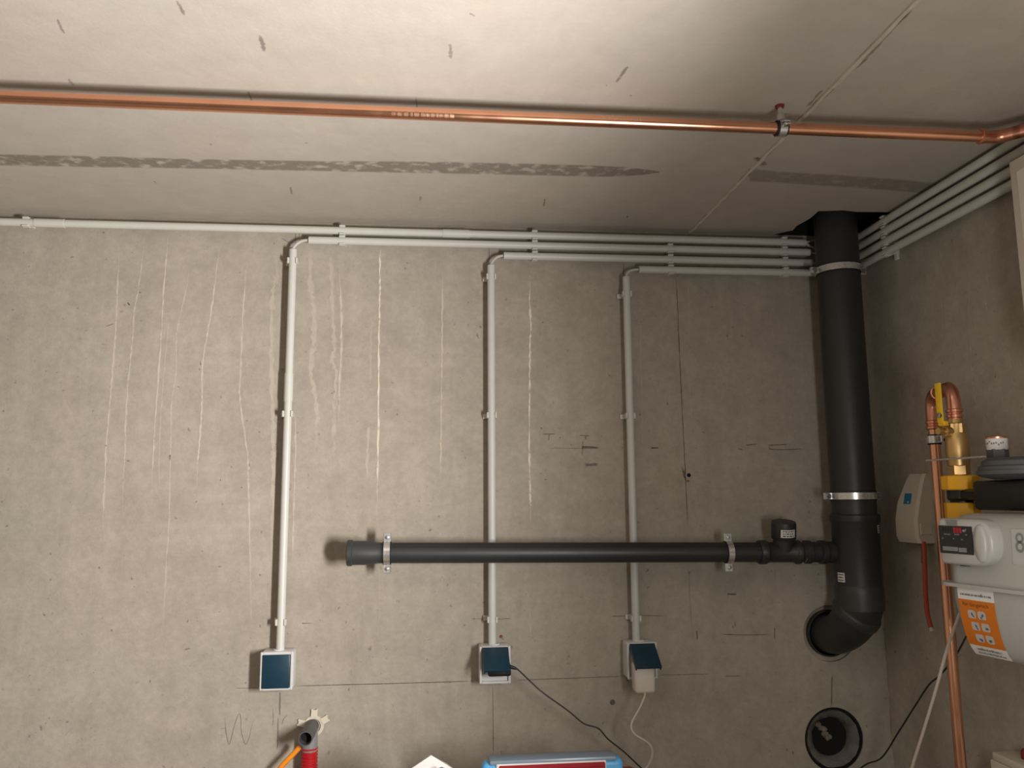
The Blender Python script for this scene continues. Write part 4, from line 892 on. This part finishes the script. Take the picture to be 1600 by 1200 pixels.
# orange notice sticker following the lower shell
def st(a, b, d=0.0007):
    """a across 0..0.075, b down 0..0.118 (arc length approx)"""
    z = 1.3885; s = 0.0; st_ = 0.001
    while s < b:
        i0 = low_in(z); i1 = low_in(z - st_); s += math.hypot(st_, i1 - i0); z -= st_
    i = low_in(z); return mp(0.0225 + a, i - d, z) - V(0, 0, d * 0.3)
SW, SHt = 0.073, 0.121
def band(b0, b1, mname, nm, par, a0=0.0, a1=SW, d=0.0007, label=None):
    n = 10; vs = []
    for i in range(n + 1):
        b = b0 + (b1 - b0) * i / n; vs += [st(a0, b, d), st(a1, b, d)]
    return part(nm, MB().add(vs, [(2 * i, 2 * i + 1, 2 * i + 3, 2 * i + 2) for i in range(n)]), mname, par, label)
S = band(0.0, SHt, 'sticker_white', 'notice_sticker', t, label='orange and white notice sticker')
band(0.0195, 0.100, 'sticker_orange', 'orange_field', S, d=0.0011)
def words(rows, mname, nm, seed):
    mb = MB(); rnd = random.Random(seed)
    for b, a0, a1, h in rows:
        a = a0
        while a < a1:
            w = rnd.uniform(0.0014, 0.0030); a2 = min(a1, a + w); hh = h * rnd.choice((0.7, 0.7, 1.0))
            mb.add([st(a, b, 0.0015), st(a2, b, 0.0015), st(a2, b - hh, 0.0015), st(a, b - hh, 0.0015)], [(0, 1, 2, 3)]); a = a2 + rnd.choice((0.0005, 0.0005, 0.0018))
    part(nm, mb, mname, S, smooth=0)
words([(0.0125, 0.006, 0.068, 0.0045)], 'print_grey', 'small_lettering', 4)
words([(0.1085, 0.014, 0.062, 0.004), (0.1155, 0.012, 0.066, 0.003)], 'print_grey', 'small_lettering', 6)
part('heading', text_mb('Bei Gasgeruch', 0.0090, lambda x, y: st(0.008 + x, 0.0300 - y, 0.0015)), 'print_brown', S, smooth=0)
for r_, (b, offs) in enumerate(((0.044, 0.0), (0.064, 0.003), (0.0845, 0.005))):
    for k, a in enumerate((0.024, 0.044)):
        n = 18; a += offs
        sq = lambda q: math.copysign(abs(q) ** 0.45, q)
        vs = [st(a + 0.0082 * sq(math.cos(2 * PI * i / n)), b + 0.0072 * sq(math.sin(2 * PI * i / n)), 0.0014) for i in range(n)]
        part('pictogram', MB().add(vs, [tuple(range(n))]), 'pictogram_ground', S, smooth=0)
        rnd = random.Random(10 * r_ + k); mb = MB()
        for _ in range(3):
            x0, y0 = a + rnd.uniform(-0.004, 0.002), b + rnd.uniform(-0.005, 0.003)
            mb.add([st(x0, y0, 0.0018), st(x0 + 0.003, y0 + 0.001, 0.0018), st(x0 + 0.004, y0 + 0.004, 0.0018), st(x0 + 0.0008, y0 + 0.003, 0.0018)], [(0, 1, 2, 3)])
        part('pictogram_figure', mb, 'print_blue', S, smooth=0)

# cables beside the meter
single('white_cable', MB().tube(spline([(1.05, -0.640, 1.42), (1.035, -0.60, 1.35), (1.03, -0.56, 1.282), (1.03, -0.53, 1.234), (1.03, -0.481, 1.143), (1.03, -0.43, 1.054), (1.03, -0.38, 0.968), (1.03, -0.33, 0.87), (1.01, -0.28, 0.60), (0.98, -0.25, 0.15), (0.96, -0.25, 0.006), (0.80, -0.28, 0.006)], 6), 0.0031, 10), 'white_cable', 'white cable hanging straight past the copper gas pipe', 'cable', (1.03, -0.43, 0.0))

# distribution cabinet at the right picture edge
t = thing('wall_cabinet', 'cream wall cabinet cut off by the upper right picture edge', 'cabinet', (WX, -0.95, 1.78))
part('body', MB().box((WX - 0.045, -0.955, 1.982), (0.090, 0.45, 0.402), None, 0.003, 1), 'cabinet_paint', t)
d_ = part('door', MB().box((1.114, -0.955, 1.982), (0.012, 0.452, 0.404), None, 0.003, 2), 'cabinet_paint', t)
part('door_panel', MB().box((1.1085, -0.955, 1.978), (0.004, 0.415, 0.362), None, 0.0015, 1), 'cabinet_paint', d_)
part('latch', MB().lathe([(0.010, 0.0), (0.010, 0.004), (0.0001, 0.005)], (1.107, -1.13, 1.98), (-1, 0, 0), 16), 'black_plastic', d_)
# lower white wall box
t = thing('wall_unit', 'white wall-mounted box with lid and red knob in the bottom right corner', 'wall box', (WX, -0.6, 0.80))
part('body', MB().box((WX - 0.031, -0.60, 0.905), (0.062, 0.262, 0.21), None, 0.004, 2), 'box_beige', t)
part('lid', MB().box((WX - 0.030, -0.60, 1.018), (0.060, 0.250, 0.016), None, 0.003, 2), 'box_beige', t)
part('knob', MB().lathe([(0.013, 0.0), (0.013, 0.013), (0.010, 0.018), (0.0001, 0.019)], (WX - 0.022, -0.530, 1.026), (0, 0, 1), 20), 'red_knob', t, 'dark red round knob')

# ------------------------------------------------------------------ bottom edge: drain stub, tube, bench and things on it
QX, QY, QZ = -0.2865, -0.034, 0.997
t = thing('drain_stub', 'grey pipe stub pointing out of the wall above a red corrugated pipe', 'pipe', (QX, QY, 0.0))
part('stub', MB().hollow((QX, -0.004, QZ), (QX, -0.108, QZ), 0.0165, 0.0140, 28), 'drain_dark', t)
part('stub_bore', MB().tube([(QX, -0.02, QZ), (QX, -0.085, QZ)], 0.0139, 24), 'void_black', t)  # solid black plug, painting the shade inside the open stub
part('elbow_body', MB().lathe([(0.0185, 0.945), (0.0185, 0.985), (0.017, 0.997), (0.012, 1.004)], (QX, QY, 0), (0, 0, 1), 28), 'drain_grey', t)
prof = []
z = 0.0
while z < 0.953:
    prof += [(0.0172, z), (0.0200, z + 0.0020), (0.0200, z + 0.0042), (0.0172, z + 0.0062)]; z += 0.0078
part('corrugated_pipe', MB().lathe(prof, (QX, QY, 0), (0, 0, 1), 24), 'red_plastic', t, 'red corrugated pipe')
br = MB().lathe([(0.0245, 0.0), (0.0245, 0.004), (0.0170, 0.004), (0.0170, 0.0)], (QX + 0.004, 0, QZ), (0, -1, 0), 28, close=True)
B = part('mounting_bracket', br, 'cream_plastic', t, 'cream plastic mounting bracket')
for an in (88, 28, 165):
    d = V(math.cos(math.radians(an)), 0, math.sin(math.radians(an))); s = V(-d.z, 0, d.x); o = V(QX + 0.004, -0.002, QZ)
    arm = MB().prism([(0.021, -0.008), (0.036, -0.0075), (0.039, -0.0085), (0.041, -0.005), (0.038, -0.003), (0.038, 0.003), (0.041, 0.005), (0.039, 0.0085), (0.036, 0.0075), (0.021, 0.008)], o, d, s, (0, -0.004, 0))
    A_ = part('bracket_arm', arm, 'cream_plastic', B)
    if an in (85, 32):
        part('screw', MB().lathe([(0.0034, 0.0), (0.003, 0.0012), (0.0001, 0.0015)], o + d * 0.032 + V(0, -0.004, 0), (0, -1, 0), 12), 'galvanised', A_)
single('orange_hose', MB().tube(spline([(-0.307, -0.060, 0.965), (-0.318, -0.06, 0.953), (-0.333, -0.06, 0.938), (-0.352, -0.06, 0.917), (-0.39, -0.06, 0.86), (-0.42, -0.06, 0.70), (-0.44, -0.07, 0.35), (-0.44, -0.08, 0.0065)], 8), 0.0062, 12), 'orange_plastic', 'bright orange thin hose end beside the red pipe', 'hose', (-0.44, -0.08, 0.0))

BT = 0.80
t = thing('workbench', 'plain wooden workbench carrying the blue case and the paper bag', 'workbench', (0.27, -0.33, 0.0))
part('top', MB().box((0.27, -0.33, BT - 0.015), (1.0, 0.40, 0.03), None, 0.003, 1), 'bench_wood', t)
for sx in (-1, 1):
    for sy in (-1, 1): part('leg', MB().box((0.27 + sx * 0.46, -0.33 + sy * 0.16, (BT - 0.03) / 2), (0.05, 0.05, BT - 0.03), None, 0.003, 1), 'bench_wood', t)

# light blue case with red ribbed panel
cx0, cx1, cy0, cy1, ct = 0.106, 0.398, -0.395, -0.355, 1.0215
t = thing('blue_case', 'light blue plastic case with dark red ribbed panel at the bottom edge', 'case', ((cx0 + cx1) / 2, -0.37, BT))
part('shell', MB().box(((cx0 + cx1) / 2, (cy0 + cy1) / 2, (BT + ct - 0.006) / 2), (cx1 - cx0, cy1 - cy0, ct - 0.006 - BT), None, 0.012, 3), 'case_blue', t)
part('top_plate', MB().box(((cx0 + cx1) / 2, (cy0 + cy1) / 2, ct - 0.005), (cx1 - cx0 - 0.030, cy1 - cy0 + 0.004, 0.010), None, 0.004, 2), 'case_top', t)
pw0, pw1 = cx0 + 0.034, cx1 - 0.040
part('white_surround', MB().box(((pw0 + pw1) / 2 - 0.0015, cy0 - 0.0005, (BT + 0.03 + ct - 0.007) / 2), (pw1 - pw0 + 0.008, 0.006, ct - 0.007 - BT - 0.03), None, 0.002, 1), 'sticker_white', t)
part('red_panel', MB().box(((pw0 + pw1) / 2, cy0 - 0.0025, (BT + 0.034 + ct - 0.0095) / 2), (pw1 - pw0, 0.008, ct - 0.0095 - BT - 0.034), None, 0.002, 1), 'case_red', t)
z = ct - 0.015
while z > BT + 0.04:
    part('rib', MB().box(((pw0 + pw1) / 2, cy0 - 0.0072, z), (pw1 - pw0 - 0.006, 0.003, 0.0042), None, 0.001, 1), 'case_red', t); z -= 0.0085
part('cord_plug', MB().tube([(cx1 - 0.004, -0.37, ct - 0.038), (cx1 + 0.018, -0.37, ct - 0.038), (cx1 + 0.026, -0.368, ct - 0.040), (cx1 + 0.034, -0.364, ct - 0.044)], [0.009, 0.009, 0.006, 0.003], 16), 'copper_dull', t)

# white paper bag
rings = []
rnd = random.Random(9)
for k, (sx, sy, z) in enumerate(((0.085, 0.050, 0.0), (0.092, 0.052, 0.06), (0.088, 0.048, 0.12), (0.092, 0.040, 0.16), (0.085, 0.026, 0.19), (0.078, 0.008, 0.212), (0.074, 0.002, 0.222))):
    ring = []
    for i in range(28):
        a = 2 * PI * i / 28; x = math.copysign(abs(math.cos(a)) ** 0.5, math.cos(a)) * sx; y = math.copysign(abs(math.sin(a)) ** 0.5, math.sin(a)) * sy
        zt = z
        if k >= 4: zt += (-0.052 * abs(x - 0.005) / 0.07 + 0.020) * (k - 3) / 3
        j = 0.004 if 0 < k else 0.0
        ring.append(V(0.000 + x + rnd.uniform(-j, j), -0.40 + y + rnd.uniform(-j, j), BT + zt + rnd.uniform(-j, j) * 0.5))
    rings.append(ring)
t = thing('paper_bag', 'crumpled white paper bag at the bottom edge left of the blue case', 'bag', (0.0, -0.40, BT))
part('bag', MB().loft(rings), 'paper_white', t, smooth=25)
part('printed_mark', MB().add([V(x, -0.4305, z) for x, z in ((0.018, BT + 0.216), (0.026, BT + 0.218), (0.031, BT + 0.222), (0.024, BT + 0.225), (0.015, BT + 0.222))], [(0, 1, 2, 3, 4)]), 'print_blue', t, smooth=0)
